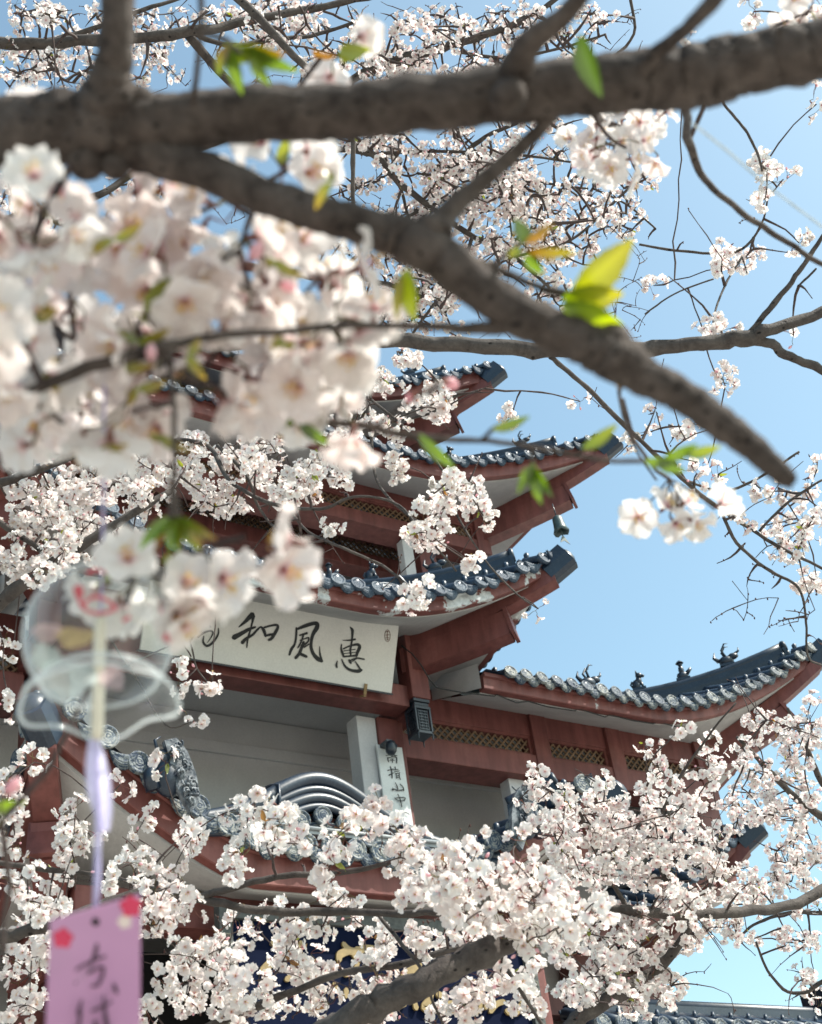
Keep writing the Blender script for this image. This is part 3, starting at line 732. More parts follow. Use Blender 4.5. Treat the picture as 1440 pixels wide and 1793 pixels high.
# surveillance camera above the couplet
cc = empty('security_camera', at(686, 1300, y=15.7)); tag(cc, 'small black security camera above the white couplet board', 'security camera')
q = at(684, 1305, y=15.72); b = MB()
b.lathe(q, [(0, -.16), (.05, -.15), (.085, -.10), (.085, .0), (.07, .05), (.0, .06)], 14); b.build('dome', M['iron'], cc)
b = MB(); b.box(q + A(0, .12, .07), (.10, .22, .06)); b.tube([q + A(.06, .1, .1), q + A(.14, .04, .03), q + A(.10, .02, -.04)], .018, 6); b.build('arm', M['iron'], cc)

# hanging box lantern under the corner post
lq = A(XC + 2.94, 15.57, 9.38) + HZ
ln = empty('hanging_lantern', lq); tag(ln, 'black square lantern with fretwork sides hanging below the red corner post', 'lantern')
class LB(MB):
    def add(s, v, f, col=None, smooth=False):
        v = np.asarray(v, float).reshape(-1, 3).copy(); v[:, :2] = lq[:2] + (v[:, :2] - lq[:2]) * .74; MB.add(s, v, f, col, smooth)
b = LB(); wv = .175
b.box(lq + A(0, 0, -.03), (.40, .40, .05)); b.box(lq + A(0, 0, -.09), (.35, .35, .05)); b.box(lq + A(0, 0, -.15), (.40, .40, .045)); b.box(lq + A(0, 0, -.56), (.39, .39, .045))
for i in (-1, 1):
    for j in (-1, 1):
        b.box(lq + A(i * wv, j * wv, -.37), (.04, .04, .44)); b.tube([lq + A(i * wv, j * wv, -.58), lq + A(i * wv, j * wv, -.68)], [.022, .012], 6)
b.build('lantern_frame', M['iron'], ln, .004)
b = LB()
for ax in range(4):
    a = ax * PI / 2; o_ = A(math.sin(a), -math.cos(a), 0); w = A(math.cos(a), math.sin(a), 0); c0 = lq + o_ * .165 + A(0, 0, -.36)
    b.box(c0 - o_ * .02, (.30, .012, .36), [w, o_, A(0, 0, 1)])
    for x in (-.11, -.05, .05, .11): b.box(c0 + w * x, (.014, .02, .34), [w, o_, A(0, 0, 1)])
    for z in np.linspace(-.15, .15, 7): b.box(c0 + A(0, 0, z) + o_ * .004, (.22, .02, .014), [w, o_, A(0, 0, 1)])
b.build('fretwork_panels', M['iron'], ln)
# its twin at the left corner of the bay
def copy_tree(o, parent=None):
    c = o.copy(); COL.objects.link(c); c.parent = parent
    for ch_ in list(o.children): copy_tree(ch_, c)
    return c

# wind bell under the corner of the second roof
bq = at(975, 905, y=16.35)
wb = empty('wind_bell', bq); tag(wb, 'green bronze wind bell hanging from the second roof corner beam', 'wind bell')
ax = nrm(A(.12, 0, -1)); e1 = nrm(np.cross(ax, (0, 1, 0))); e2 = np.cross(ax, e1)
b = MB(); b.lathe(bq, [(0, -.02), (.07, 0), (.10, .03), (.11, .14), (.125, .26), (.16, .36), (.145, .36), (.11, .28), (.09, .1), (0, .04)], 14, [e1, e2, ax], mod=lambda r, z, a: (r, z + (.03 * math.cos(a * 4) if z > .34 else 0)))
b.build('bell_body', M['bronze'], wb)
b = MB(); b.tube([bq - ax * .3, bq], .012, 6); b.build('hanger', M['iron'], wb)
b = MB(); b.tube([bq + ax * .1, bq + ax * .44], .012, 6)
f0 = bq + ax * .42; fv = [f0, f0 + e1 * .05 + ax * .08, f0 + e1 * .12 + ax * .2, f0 + ax * .13, f0 - e1 * .12 + ax * .18, f0 - e1 * .05 + ax * .06]
b.add(fv + [v_ + e2 * .01 for v_ in fv], [tuple(range(6)), tuple(range(11, 5, -1))] + [(i, (i + 1) % 6, 6 + (i + 1) % 6, 6 + i) for i in range(6)])
b.build('clapper_plate', M['bronze'], wb)

# navy board with gold characters under the porch
nb = empty('name_board', (8.6, 13.5, 6)); tag(nb, 'navy blue name board with raised gold characters hanging below the porch eave', 'name board')
ny = 13.55; x0, x1, z1, z0_ = 6.86, 10.85, 5.02, 3.52
b = BB(); b.box2((x0, ny, z0_), (x1, ny + .06, z1)); b.build('panel', M['navy'], nb)
b = BB()
for a_, b_ in (((x0 - .16, ny - .06, z0_ - .16), (x0, ny + .08, z1 + .16)), ((x1, ny - .06, z0_ - .16), (x1 + .16, ny + .08, z1 + .16)), ((x0, ny - .06, z1), (x1, ny + .08, z1 + .16)), ((x0, ny - .06, z0_ - .16), (x1, ny + .08, z0_))): b.box2(a_, b_)
b.build('frame', M['frame'], nb, .01)
mk = BB()
for z in np.arange(z0_, z1 - .05, .17):
    for xx in (x0 - .08, x1 + .08):
        mk.box2((xx - .045, ny - .075, z + .02), (xx + .045, ny - .062, z + .035)); mk.box2((xx - .045, ny - .075, z + .035), (xx - .033, ny - .062, z + .13)); mk.box2((xx - .033, ny - .075, z + .118), (xx + .045, ny - .062, z + .13)); mk.box2((xx + .033, ny - .075, z + .07), (xx + .045, ny - .062, z + .118))
M['fret'] = mat_plain('worn_gilt_fret', (.10, .10, .08), (.20, .19, .15), 30, .5, .2)
mk.build('meander_pattern', M['fret'], nb)
g0 = A(8.6, ny, 6)
ch = MB()
G1 = [  # gold fragments traced in the two enlarged views (scale 4.8)
    [(275, 480, 45), (340, 430, 70), (400, 400, 55)], [(370, 255, 60), (420, 260, 70)], [(600, 250, 40), (590, 340, 45)], [(420, 330, 40), (520, 300, 40)],
    [(960, 260, 40), (1000, 310, 60), (1060, 330, 70), (1130, 300, 60), (1210, 300, 50)], [(1000, 320, 60), (930, 350, 65), (920, 400, 45)], [(1075, 300, 40), (1040, 345, 30), (1070, 385, 34), (1110, 355, 40)], [(1080, 380, 40), (1060, 470, 40), (980, 520, 45)],
    [(650, 620, 50), (700, 600, 60)], [(310, 640, 60), (325, 700, 50), (300, 760, 45)], [(880, 600, 40), (900, 640, 40)], [(1080, 700, 60), (1090, 750, 50), (1060, 800, 50)], [(980, 650, 45), (980, 700, 40)], [(700, 690, 45), (800, 660, 40)], [(480, 560, 45), (560, 520, 45), (640, 500, 40)]]
strokes(ch, G1, (400, 1600), 4.8, g0, A(0, -1, 0), lift=.03, thick=.03)
G2 = [[(210, 520, 55), (290, 480, 60), (350, 440, 40)], [(350, 550, 40), (390, 500, 45), (420, 460, 40)], [(300, 740, 30), (315, 800, 45)], [(440, 680, 50), (420, 740, 55), (380, 800, 50), (450, 825, 30)], [(150, 800, 30), (220, 775, 30)],
      [(520, 400, 40), (560, 380, 50)], [(590, 770, 50), (660, 770, 60), (700, 780, 40)], [(860, 750, 30), (850, 830, 34)], [(910, 740, 45), (900, 800, 36)], [(940, 830, 40), (990, 770, 45), (1050, 750, 40)], [(1080, 830, 50), (1150, 840, 60), (1180, 780, 30)], [(1190, 750, 20), (1240, 780, 20), (1200, 820, 20)], [(500, 690, 50), (540, 700, 40)]]
strokes(ch, G2, (660, 1600), 4.8, g0, A(0, -1, 0), lift=.045, thick=.03)
ch.build('gold_characters', M['gold'], nb)

# cable clipped along the soffit of the right wing roof
cb = MB(); pts = []
for px, py in ((703, 1130), (722, 1145), (738, 1165), (752, 1190), (765, 1204), (800, 1212), (866, 1220), (870, 1216), (905, 1231), (925, 1228), (960, 1238), (1008, 1245), (1012, 1241), (1060, 1255), (1068, 1252), (1110, 1262), (1145, 1268), (1150, 1263), (1185, 1272)):
    pts.append(at(px, py, y=15.12) + A(0, 0, rs.normal(0, .004)))
pts[0] = at(703, 1130, y=15.2); pts[1] = at(722, 1145, y=15.18)
cb.tube(pts, .011, 6); co = cb.build('cable', M['cable'], None); tag(co, 'thin black cable sagging between clips along the grey soffit', 'cable')

# ------------------------------------------------------------------ tiled wall at the lower right
tw = empty('tiled_wall', (15, 14, 0)); tag(tw, 'low wing with ribbed blue tile coping and round tile ends at bottom right', 'garden wall')
rz = 4.56
b = BB(); b.box2((12.2, 14.3, rz - .30), (22, 14.55, rz - .02)); 
b.tube([A(12.2, 14.42, rz), A(22, 14.42, rz)], .085, 10); b.box2((11.9, 14.27, rz - .20), (22, 14.30, rz - .16)); b.box2((17.0, 14.1, rz - .4), (17.35, 14.7, rz + .35))
b.build('ridge', M['ridge'], tw)
b = BB(); dk = BB()
for i, x in enumerate(np.arange(12.0, 22, .34)):
    b.tube([A(x, 14.3, rz - .20), A(x, 13.9, rz - .36), A(x, 13.62, rz - .50)], .088, 8)
    b.tube([A(x, 14.02, rz - .27), A(x, 14.02, rz - .17)], [.045, .02], 7)
    disk(dk, A(x, 13.58, rz - .51), A(.05, -1, .12), .125); drip(dk, A(x + .17, 13.6, rz - .54), A(0, -1, -.2), .29, .16)
b.grid([[A(11.9, 14.3, rz - .26), A(11.9, 13.6, rz - .60)], [A(22, 14.3, rz - .26), A(22, 13.6, rz - .60)]])
b.build('roof_tiles', M['tile'], tw); dk.build('tile_ends', M['disk_pale'], tw)
b = BB(); b.box2((11.9, 13.75, rz - 1.05), (22, 14.6, rz - .60)); b.box2((11.9, 13.95, -1.6), (22, 14.5, rz - 1.05)); b.build('wall', M['red'], tw)
# ------------------------------------------------------------------ cherry blossom
def mat_petal():
    t = NT('petal'); at_ = t.n('Attribute', attribute_name='Col').outputs['Color']
    di = t.n('BsdfDiffuse', {'Color': at_, 'Roughness': .3}); tr = t.n('BsdfTranslucent', {'Color': at_})
    gl = t.n('BsdfGlossy', {'Color': (1, 1, 1, 1), 'Roughness': .38})
    m1 = t.n('MixShader', {0: .46, 1: di.outputs[0], 2: tr.outputs[0]}); m2 = t.n('MixShader', {0: .035, 1: m1.outputs[0], 2: gl.outputs[0]})
    t.t.links.new(m2.outputs[0], t.out.inputs['Surface']); return t.m
M['petal'] = mat_petal()
def mat_leaf():
    t = NT('young_leaf'); at_ = t.n('Attribute', attribute_name='Col').outputs['Color']
    di = t.n('BsdfDiffuse', {'Color': at_}); tr = t.n('BsdfTranslucent', {'Color': t.n('HueSaturation', {'Color': at_, 'Saturation': 1.15, 'Value': 1.5}).outputs[0]})
    gl = t.n('BsdfGlossy', {'Color': (1, 1, 1, 1), 'Roughness': .3})
    m1 = t.n('MixShader', {0: .5, 1: di.outputs[0], 2: tr.outputs[0]}); m2 = t.n('MixShader', {0: .06, 1: m1.outputs[0], 2: gl.outputs[0]})
    t.t.links.new(m2.outputs[0], t.out.inputs['Surface']); return t.m
M['leaf'] = mat_leaf()
def mat_bark(name, sc, c1, c2, b=.6, bd=.004):
    t = NT(name); tc = t.n('TexCoord').outputs['Object']
    n1 = t.noise(sc, 8, .7, tc, .4); n2 = t.noise(sc * 5, 6, .7, tc)
    lent = t.n('TexVoronoi', {'Vector': t.n('Mapping', {'Vector': tc, 'Scale': (sc * 1.4, sc * 1.4, sc * 2.6)}).outputs[0], 'Scale': 1.0}).outputs['Distance']
    lm = t.ramp(lent, [(.10, (1, 1, 1)), (.17, (0, 0, 0))])
    c = t.ramp(n1, [(.3, c1), (.7, c2)])
    c = t.mix(.5, c, t.ramp(n2, [(.3, (.45, .42, .40)), (.7, (1, 1, 1))]), 'MULTIPLY')
    c = t.mix(lm, c, tuple(q * .35 for q in c1))
    at_ = t.n('Attribute', attribute_name='Col').outputs['Color']; c = t.mix(1.0, c, at_, 'MULTIPLY')
    t.set(Base_Color=c, Roughness=.8); t.b.inputs['Specular IOR Level'].default_value = .25
    h = t.n('Math', {0: n1, 1: n2}, operation='ADD').outputs[0]
    h = t.n('Math', {0: h, 1: t.n('Math', {0: lm, 1: -.5}, operation='MULTIPLY').outputs[0]}, operation='ADD').outputs[0]
    t.bump(h, b, bd); return t.m
M['bark_near'] = mat_bark('near_bark', 70, (.030, .021, .018), (.160, .128, .112), .9, .003)
M['bark'] = mat_bark('bark', 22, (.042, .034, .032), (.125, .108, .098), .8, .005)
M['twig'] = mat_bark('twig_bark', 60, (.040, .027, .026), (.105, .078, .072), .5, .001)

rng = np.random.RandomState(11)
WHITE = A(.84, .81, .785); PINK = A(.74, .42, .44)
def petal_set(nu, nv, stamens, elev, cup, seed, bud=False):
    """one blossom, diameter about 1, axis +z; returns verts, quads, colours"""
    r = np.random.RandomState(seed); V = []; Q = []; C = []; n = 0
    blush = r.uniform(.0, .5)
    for k in range(5):
        a0 = 2 * PI * k / 5 + r.normal(0, .07); el_ = elev + r.normal(0, .12); L = .5 * r.uniform(.92, 1.06); Wm = r.uniform(.225, .262)
        tw = r.normal(0, .14); cu = cup * r.uniform(.6, 1.4)
        for i in range(nu + 1):
            u = i / nu
            wd = Wm * (math.sin(PI * (u ** 1.05 * .84 + .045)) ** .85)
            for j in range(nv + 1):
                v = -1 + 2 * j / nv
                uu = u - (.15 * (1 - abs(v)) ** 1.6 * (u ** 5)) - .07 * abs(v) ** 2.5 * u ** 3 + .02 * r.normal() * u
                rad = .035 + uu * L; lat = v * wd
                z = cu * (-.30 * (u - .5) ** 2 + .075) + .16 * cu * v * v * u + tw * lat * u * .6 + .012 * r.normal() * u
                x = rad * math.cos(el_) - z * math.sin(el_) * .8; zz = rad * math.sin(el_) + z * math.cos(el_)
                V.append((x * math.cos(a0) - lat * math.sin(a0), x * math.sin(a0) + lat * math.cos(a0), zz))
                t = min(1, max(0, (u + .06) / .30)); c = PINK * (1 - t) + WHITE * t
                c = c * (1 - .10 * blush * (1 - abs(v)) * u) + PINK * .10 * blush * (1 - abs(v)) * u
                C.append(c)
        for i in range(nu):
            for j in range(nv): b = n + i * (nv + 1) + j; Q.append((b, b + 1, b + nv + 2, b + nv + 1))
        n = len(V)
    # centre
    cc = A(.42, .10, .13) if r.rand() < .75 else A(.45, .42, .10)
    m = 6; b = len(V)
    for i in range(m):
        a = 2 * PI * i / m; V.append((.05 * math.cos(a), .05 * math.sin(a), .045)); C.append(cc)
    V.append((0, 0, .07)); C.append(cc * .8)
    for i in range(0, m, 2): Q.append((b + i, b + (i + 1) % m, b + (i + 2) % m, b + m))
    # calyx underneath
    b = len(V)
    for z, rr in ((.03, .055), (-.10, .045), (-.20, .02)):
        for i in range(4): a = 2 * PI * i / 4; V.append((rr * math.cos(a), rr * math.sin(a), z)); C.append(A(.26, .11, .085))
    for q in range(2):
        for i in range(4): Q.append((b + q * 4 + i, b + q * 4 + (i + 1) % 4, b + q * 4 + 4 + (i + 1) % 4, b + q * 4 + 4 + i))
    # stamens
    for k in range(stamens):
        a = r.uniform(0, 2 * PI); sp = r.uniform(.15, .65); h = r.uniform(.14, .25)
        d = A(math.cos(a) * math.sin(sp), math.sin(a) * math.sin(sp), math.cos(sp)); w = nrm(np.cross(d, (0.3, .2, 1))) * .006; p0 = d * .03 + A(0, 0, .03); p1 = p0 + d * h
        b = len(V); V += [tuple(p0 - w), tuple(p0 + w), tuple(p1 + w), tuple(p1 - w)]; C += [A(.75, .42, .46)] * 2 + [A(.90, .80, .74)] * 2; Q.append((b, b + 1, b + 2, b + 3))
        b = len(V); e = .016
        w2 = nrm(np.cross(d, w)) * e; w1 = nrm(w) * e
        V += [tuple(p1 - w1 - w2), tuple(p1 + w1 - w2 + d * .01), tuple(p1 + w1 + w2), tuple(p1 - w1 + w2 + d * .01)]; C += [A(.74, .55, .13)] * 4; Q.append((b, b + 1, b + 2, b + 3))
        V += [tuple(p1 - w1 - d * e), tuple(p1 + w1 - d * e), tuple(p1 + w1 + d * e), tuple(p1 - w1 + d * e)]; C += [A(.74, .55, .13)] * 4; Q.append((b + 4, b + 5, b + 6, b + 7))
    return np.array(V), np.array(Q), np.array(C)
def bud_set(seed, near=False):
    r = np.random.RandomState(seed); V = []; C = []; Q = []; m = 8 if near else 5
    prof = [(-.10, .03), (0, .06), (.12, .13), (.26, .15), (.40, .10), (.48, .02)]
    for z, rr in prof:
        for i in range(m): a = 2 * PI * i / m; V.append((rr * math.cos(a), rr * math.sin(a), z)); C.append(A(.28, .12, .08) if z < .05 else A(.86, .52, .58) * (1 - z) + A(.88, .68, .70) * z)
    for q in range(len(prof) - 1):
        for i in range(m): Q.append((q * m + i, q * m + (i + 1) % m, (q + 1) * m + (i + 1) % m, (q + 1) * m + i))
    return np.array(V), np.array(Q), np.array(C)
ELEV = [(.10, .6), (.25, .9), (.38, 1.1), (.22, .5), (.55, 1.3), (.85, 1.5)]
LODS = {}
for lod, (nu, nv, stn) in enumerate(((8, 6, 20), (4, 4, 6), (3, 2, 2))):
    LODS[lod] = [petal_set(nu, nv, stn, e, c, 100 * lod + i) for i, (e, c) in enumerate(ELEV)] + [bud_set(5 + lod, lod == 0)]

def rot_from(z, spin):
    """rotation matrices whose third column is z"""
    z = z / np.linalg.norm(z, axis=1)[:, None]
    ref = np.where(np.abs(z[:, 2:3]) < .9, A(0, 0, 1)[None], A(1, 0, 0)[None])
    x = np.cross(ref, z); x /= np.linalg.norm(x, axis=1)[:, None]; y = np.cross(z, x)
    c, s = np.cos(spin)[:, None], np.sin(spin)[:, None]
    x2 = x * c + y * s; y2 = -x * s + y * c
    return np.stack([x2, y2, z], axis=2)
def blossom_mesh(name, fl, lod, parent):
    """fl: list of (position, axis, size, variant, tint)"""
    VV = []; QQ = []; CC = []; n = 0
    P = np.array([f[0] for f in fl]); Z = np.array([f[1] for f in fl]); S = np.array([f[2] for f in fl]); K = np.array([f[3] for f in fl]); T = np.array([f[4] for f in fl])
    R = rot_from(Z, rng.uniform(0, 6.28, len(fl)))
    for k in range(7):
        idx = np.where(K == k)[0]
        if not len(idx): continue
        v, q, c = LODS[lod][k]
        V = np.einsum('nij,vj->nvi', R[idx], v) * S[idx][:, None, None] + P[idx][:, None, :]
        VV.append(V.reshape(-1, 3)); m = len(v)
        QQ.append((q[None] + (np.arange(len(idx)) * m)[:, None, None]).reshape(-1, 4) + n); n += len(idx) * m
        cc = c[None] * (1 - T[idx][:, None, None] * A(.01, .085, .085)); CC.append(cc.reshape(-1, 3))
    return np_mesh(name, np.concatenate(VV), np.concatenate(QQ), M['petal'], parent, np.concatenate(CC), True)

def leaf_geo(L, W, curl, nu=6, fold=.25, r=None):
    V = []; Q = []
    for i in range(nu + 1):
        u = i / nu; w = W * (math.sin(PI * u ** .8) ** .9) * (1 + (.07 if i % 2 else -.03)) + .0004
        z = -curl * u * u * L
        for v in (-1, -.5, 0, .5, 1): V.append((u * L, v * w / 2, z + fold * abs(v) * w / 2))
    for i in range(nu):
        for j in range(4): b = i * 5 + j; Q.append((b, b + 1, b + 6, b + 5))
    return np.array(V), np.array(Q)

def catmull(P, W=None, k=6):
    P = np.asarray(P, float); out = []; w = []
    n = len(P)
    for i in range(n - 1):
        a, b, c, d = P[max(i - 1, 0)], P[i], P[i + 1], P[min(i + 2, n - 1)]
        for t in np.arange(k) / k:
            out.append(.5 * (2 * b + (c - a) * t + (2 * a - 5 * b + 4 * c - d) * t * t + (3 * b - a - 3 * c + d) * t ** 3))
            if W is not None: w.append(W[i] * (1 - t) + W[i + 1] * t)
    out.append(P[-1]); 
    if W is not None: w.append(W[-1]); return np.array(out), np.array(w)
    return np.array(out)

DENS = 2.6
class Tree:
    def __init__(s, label, base, seed, barkm='bark', lod=2, name='cherry_tree', fsize=.034, rough=.05, group='cherry trees in blossom', tws=1.25):
        s.tws = tws
        s.r = np.random.RandomState(seed); s.root = empty(name, base); tag(s.root, label, 'cherry tree', group)
        s.base = A(*base); s.sk = []; s.skr = []; s.barkm = barkm; s.lod = lod; s.fs = fsize; s.rough = rough; s.tw = MB()
    def bough(s, pts, depth=None, name='branch', wig=.004, seg=9, k=6, knots=(), wscale=1.0, mat=None):
        """pts: (px, py, width px[, depth]); becomes a tapering limb at its real distance"""
        P = []; R = []
        for q in pts:
            d = q[3] if len(q) > 3 else depth
            P.append(at(q[0], q[1], d=d)); R.append(q[2] * d / F / 2 * wscale)
        P, R = catmull(P, R, k)
        n = len(P); T = np.gradient(P, axis=0)
        nz = s.r.normal(0, 1, (n, 3)); nz = (nz + np.roll(nz, 1, 0)) / 2
        P = P + nz * (np.minimum(R, .03) * wig * 60)[:, None]
        R = R * (1 + s.r.normal(0, .045 if s.lod else .012, n))
        for (i, f) in knots: R[int(i * (n - 1))] *= f
        b = MB(); b.tube(P, R, seg, True, True, None, s.rough, s.r)
        o = b.build(name, M[mat or s.barkm], s.root)
        s.sk += list(P); s.skr += list(R)
        return P, R
    def limb(s, P, R, name='branch', seg=10, k=5, mat=None):
        P, R = catmull(P, R, k); b = MB(); b.tube(P, R, seg, True, True, None, s.rough, s.r); return b.build(name, M[mat or s.barkm], s.root)
    def twig(s, a, c, r0, r1, sag=.06, node=True):
        L = np.linalg.norm(c - a); r0 *= s.tws; r1 *= s.tws; n = max(5, min(12, int(L / .035)))
        mid = (a + c) / 2 + s.r.normal(0, .09, 3) * L + A(0, 0, sag * L)
        t = np.linspace(0, 1, n)[:, None]; P = (1 - t) ** 2 * a + 2 * t * (1 - t) * mid + t ** 2 * c
        P[1:-1] += s.r.normal(0, .010, (n - 2, 3)) * min(L, .5)
        R = np.linspace(r0, r1, n) * (1 + .18 * s.r.normal(0, 1, n).clip(-1, 1.5))
        s.tw.tube(P, R, 5, True, False)
        if node: s.sk += list(P[2:]); s.skr += list(R[2:])
        return P
    def cluster(s, c, n, fl, view_bias=.25, spread=.030, buds=.06, up=-.15, tint=.3, leaves=.12, lv=None):
        """an umbel cluster: short spur with several nodes, flowers on stalks"""
        r = s.r; ax = nrm(r.normal(0, 1, 3)); nn = max(1, int(round(n / 4)))
        tb = max(0, r.normal(tint, .25))
        tocam = nrm(CAM - c)
        for i in range(nn):
            q = c + ax * (i - (nn - 1) / 2) * .020 + r.normal(0, .004, 3)
            for j in range(max(1, int(round(n / nn)))):
                d = r.normal(0, 1, 3); d = nrm(nrm(d) + A(0, 0, up) + tocam * view_bias)
                p = q + d * spread * r.uniform(.55, 1.1) * (s.fs / .034)
                isb = r.rand() < buds
                var = 6 if isb else int(r.choice(6, p=[.24, .24, .16, .2, .11, .05]))
                axd = nrm(d + r.normal(0, .45, 3) + tocam * view_bias * .8)
                sz = s.fs * r.uniform(.74, 1.12) * (.62 if isb else 1)
                fl.append((p, axd, sz, var, np.clip(r.normal(tb, .25), 0, 1) * (.9 if not isb else 1)))
                s.tw.tube([q, (q + p) / 2 + r.normal(0, .002, 3), p - axd * sz * .18], [.0007, .0006, .0009], 3, True, False, col=(1.6, 1.9, .8) if r.rand() < .6 else (2.2, 1.2, 1.0))
            if lv is not None and r.rand() < leaves:
                for _ in range(r.randint(1, 3)): lv.append((q, nrm(r.normal(0, 1, 3) + A(0, 0, .5)), r.uniform(.012, .028)))
    def spray(s, blobs, name='blossom', fper=7, rt=(.0024, .0011), **kw):
        """blobs: (cx, cy, rx, ry, cover, depth); every blob becomes one part of blossom on its own twigs"""
        for bl in blobs:
            cx, cy, rx, ry, cov, d = bl[:6]; kk = dict(kw); s.r = np.random.RandomState(int(cx * 7 + cy * 13 + d * 100))
            if len(bl) > 6: kk.update(bl[6])
            sp = F * s.fs / d; n = DENS * cov * PI * rx * ry / (fper * .5 * sp * sp); n = max(1, int(round(n)))
            cs = []
            for i in range(n):
                a = s.r.uniform(0, 2 * PI); q = math.sqrt(s.r.rand()) if n > 1 else 0
                dd = d * (1 + s.r.normal(0, .05)) 
                cs.append(at(cx + rx * q * math.cos(a), cy + ry * q * math.sin(a), d=dd))
            fl = []; lv = []
            while cs:
                SK = np.array(s.sk); C_ = np.array(cs)
                D = np.linalg.norm(SK[None] - C_[:, None], axis=2); k = np.unravel_index(np.argmin(D), D.shape)
                c = cs.pop(k[0]); a = SK[k[1]]; L = D[k]
                r0 = min(s.skr[k[1]] * .8, rt[0] + .0022 * L); 
                s.twig(a, c, r0, rt[1])
                s.cluster(c, int(max(1, s.r.normal(fper, fper * .25))), fl, lv=lv, **kk)
            o = blossom_mesh(name, fl, s.lod, s.root)
            if lv:
                V = []; Q = []; C = []; nn = 0
                for p, d_, L in lv:
                    v, q = leaf_geo(L, L * .42, .3, 4); R_ = rot_from(np.array([nrm(s.r.normal(0, 1, 3))]), np.array([0.]))[0]
                    X = d_; Yv = nrm(np.cross(R_[:, 2], X)); Zv = np.cross(X, Yv)
                    V.append(p + v @ np.array([X, Yv, Zv])); Q.append(q + nn); nn += len(v)
                    C.append(np.tile(A(.20, .22, .03) if s.r.rand() < .6 else A(.26, .13, .04), (len(v), 1)))
                np_mesh('young_leaves', np.concatenate(V), np.concatenate(Q), M['leaf'], s.root, np.concatenate(C))
    def bare(s, n, box, d, lmin=.1, lmax=.3):
        """extra bare twiglets"""
        for i in range(n):
            SK = np.array(s.sk); p = at(s.r.uniform(box[0], box[2]), s.r.uniform(box[1], box[3]), d=d * (1 + s.r.normal(0, .04)))
            k = np.argmin(np.linalg.norm(SK - p, axis=1)); a = SK[k]; L = np.linalg.norm(p - a)
            if L > lmax: p = a + (p - a) / L * s.r.uniform(lmin, lmax)
            P = s.twig(a, p, min(s.skr[k] * .8, .0024), .0009 / s.tws)
            for q in P[2:]:
                if s.r.rand() < .5: s.tw.ball(q + s.r.normal(0, .002, 3), (.002, .002, .0035), 5, 4, None, (1.3, .8, .7))
    def done(s): s.tw.build('twigs', M['twig'], s.root)

# --- tree low in front of the building
T = Tree('lower cherry tree, its thick grey bough crossing the navy name board', tuple(A(*(at(480, 2500, d=2.3)[:2]), 0)), 21, lod=1)
T.bough([(470, 1900, 62, 2.25), (590, 1800, 55, 2.2), (680, 1752, 50, 2.2), (760, 1712, 48, 2.2), (850, 1672, 45, 2.25), (920, 1640, 40, 2.3), (990, 1615, 32, 2.35), (1040, 1590, 22, 2.4)], seg=12)
T.bough([(250, 1850, 20, 2.8), (360, 1800, 18, 2.8), (480, 1752, 15, 2.8), (600, 1704, 13, 2.75), (700, 1690, 13, 2.7), (800, 1660, 10, 2.7), (870, 1640, 7, 2.7)])
T.bough([(-60, 1662, 26, 2.6), (0, 1642, 24, 2.6), (80, 1622, 22, 2.6), (160, 1592, 20, 2.65), (260, 1562, 17, 2.7), (340, 1572, 15, 2.7), (450, 1594, 15, 2.7), (600, 1596, 14, 2.7), (750, 1600, 13, 2.6), (830, 1594, 9, 2.5)])
T.bough([(340, 1574, 13, 2.7), (420, 1552, 12, 2.7), (500, 1535, 11, 2.7), (600, 1528, 10, 2.7), (680, 1512, 7, 2.6)])
T.bough([(800, 1598, 9, 2.6), (850, 1640, 9, 2.5), (890, 1700, 8, 2.4), (940, 1780, 7, 2.4), (970, 1830, 6, 2.4)])
T.bough([(660, 1598, 7, 2.7), (700, 1650, 7, 2.6), (740, 1700, 6, 2.5), (760, 1760, 5, 2.5), (790, 1820, 4, 2.5)])
T.bough([(-40, 1505, 9, 2.9), (40, 1518, 10, 2.9), (150, 1530, 9, 2.9), (240, 1545, 6, 2.8)])
T.limb([A(*T.base[:2], 0), A(*T.base[:2], 0) + A(.03, .02, .5), at(420, 2050, d=2.3), at(470, 1900, d=2.25)], [.09, .075, .042, .03], 'trunk')
T.limb([A(*T.base[:2], 0) + A(.03, .02, .6), at(-250, 1950, d=2.7), at(-60, 1662, d=2.6)], [.05, .03, .014])
T.limb([A(*T.base[:2], 0) + A(.03, .02, .7), at(200, 2000, d=2.8), at(250, 1850, d=2.8)], [.04, .02, .012])
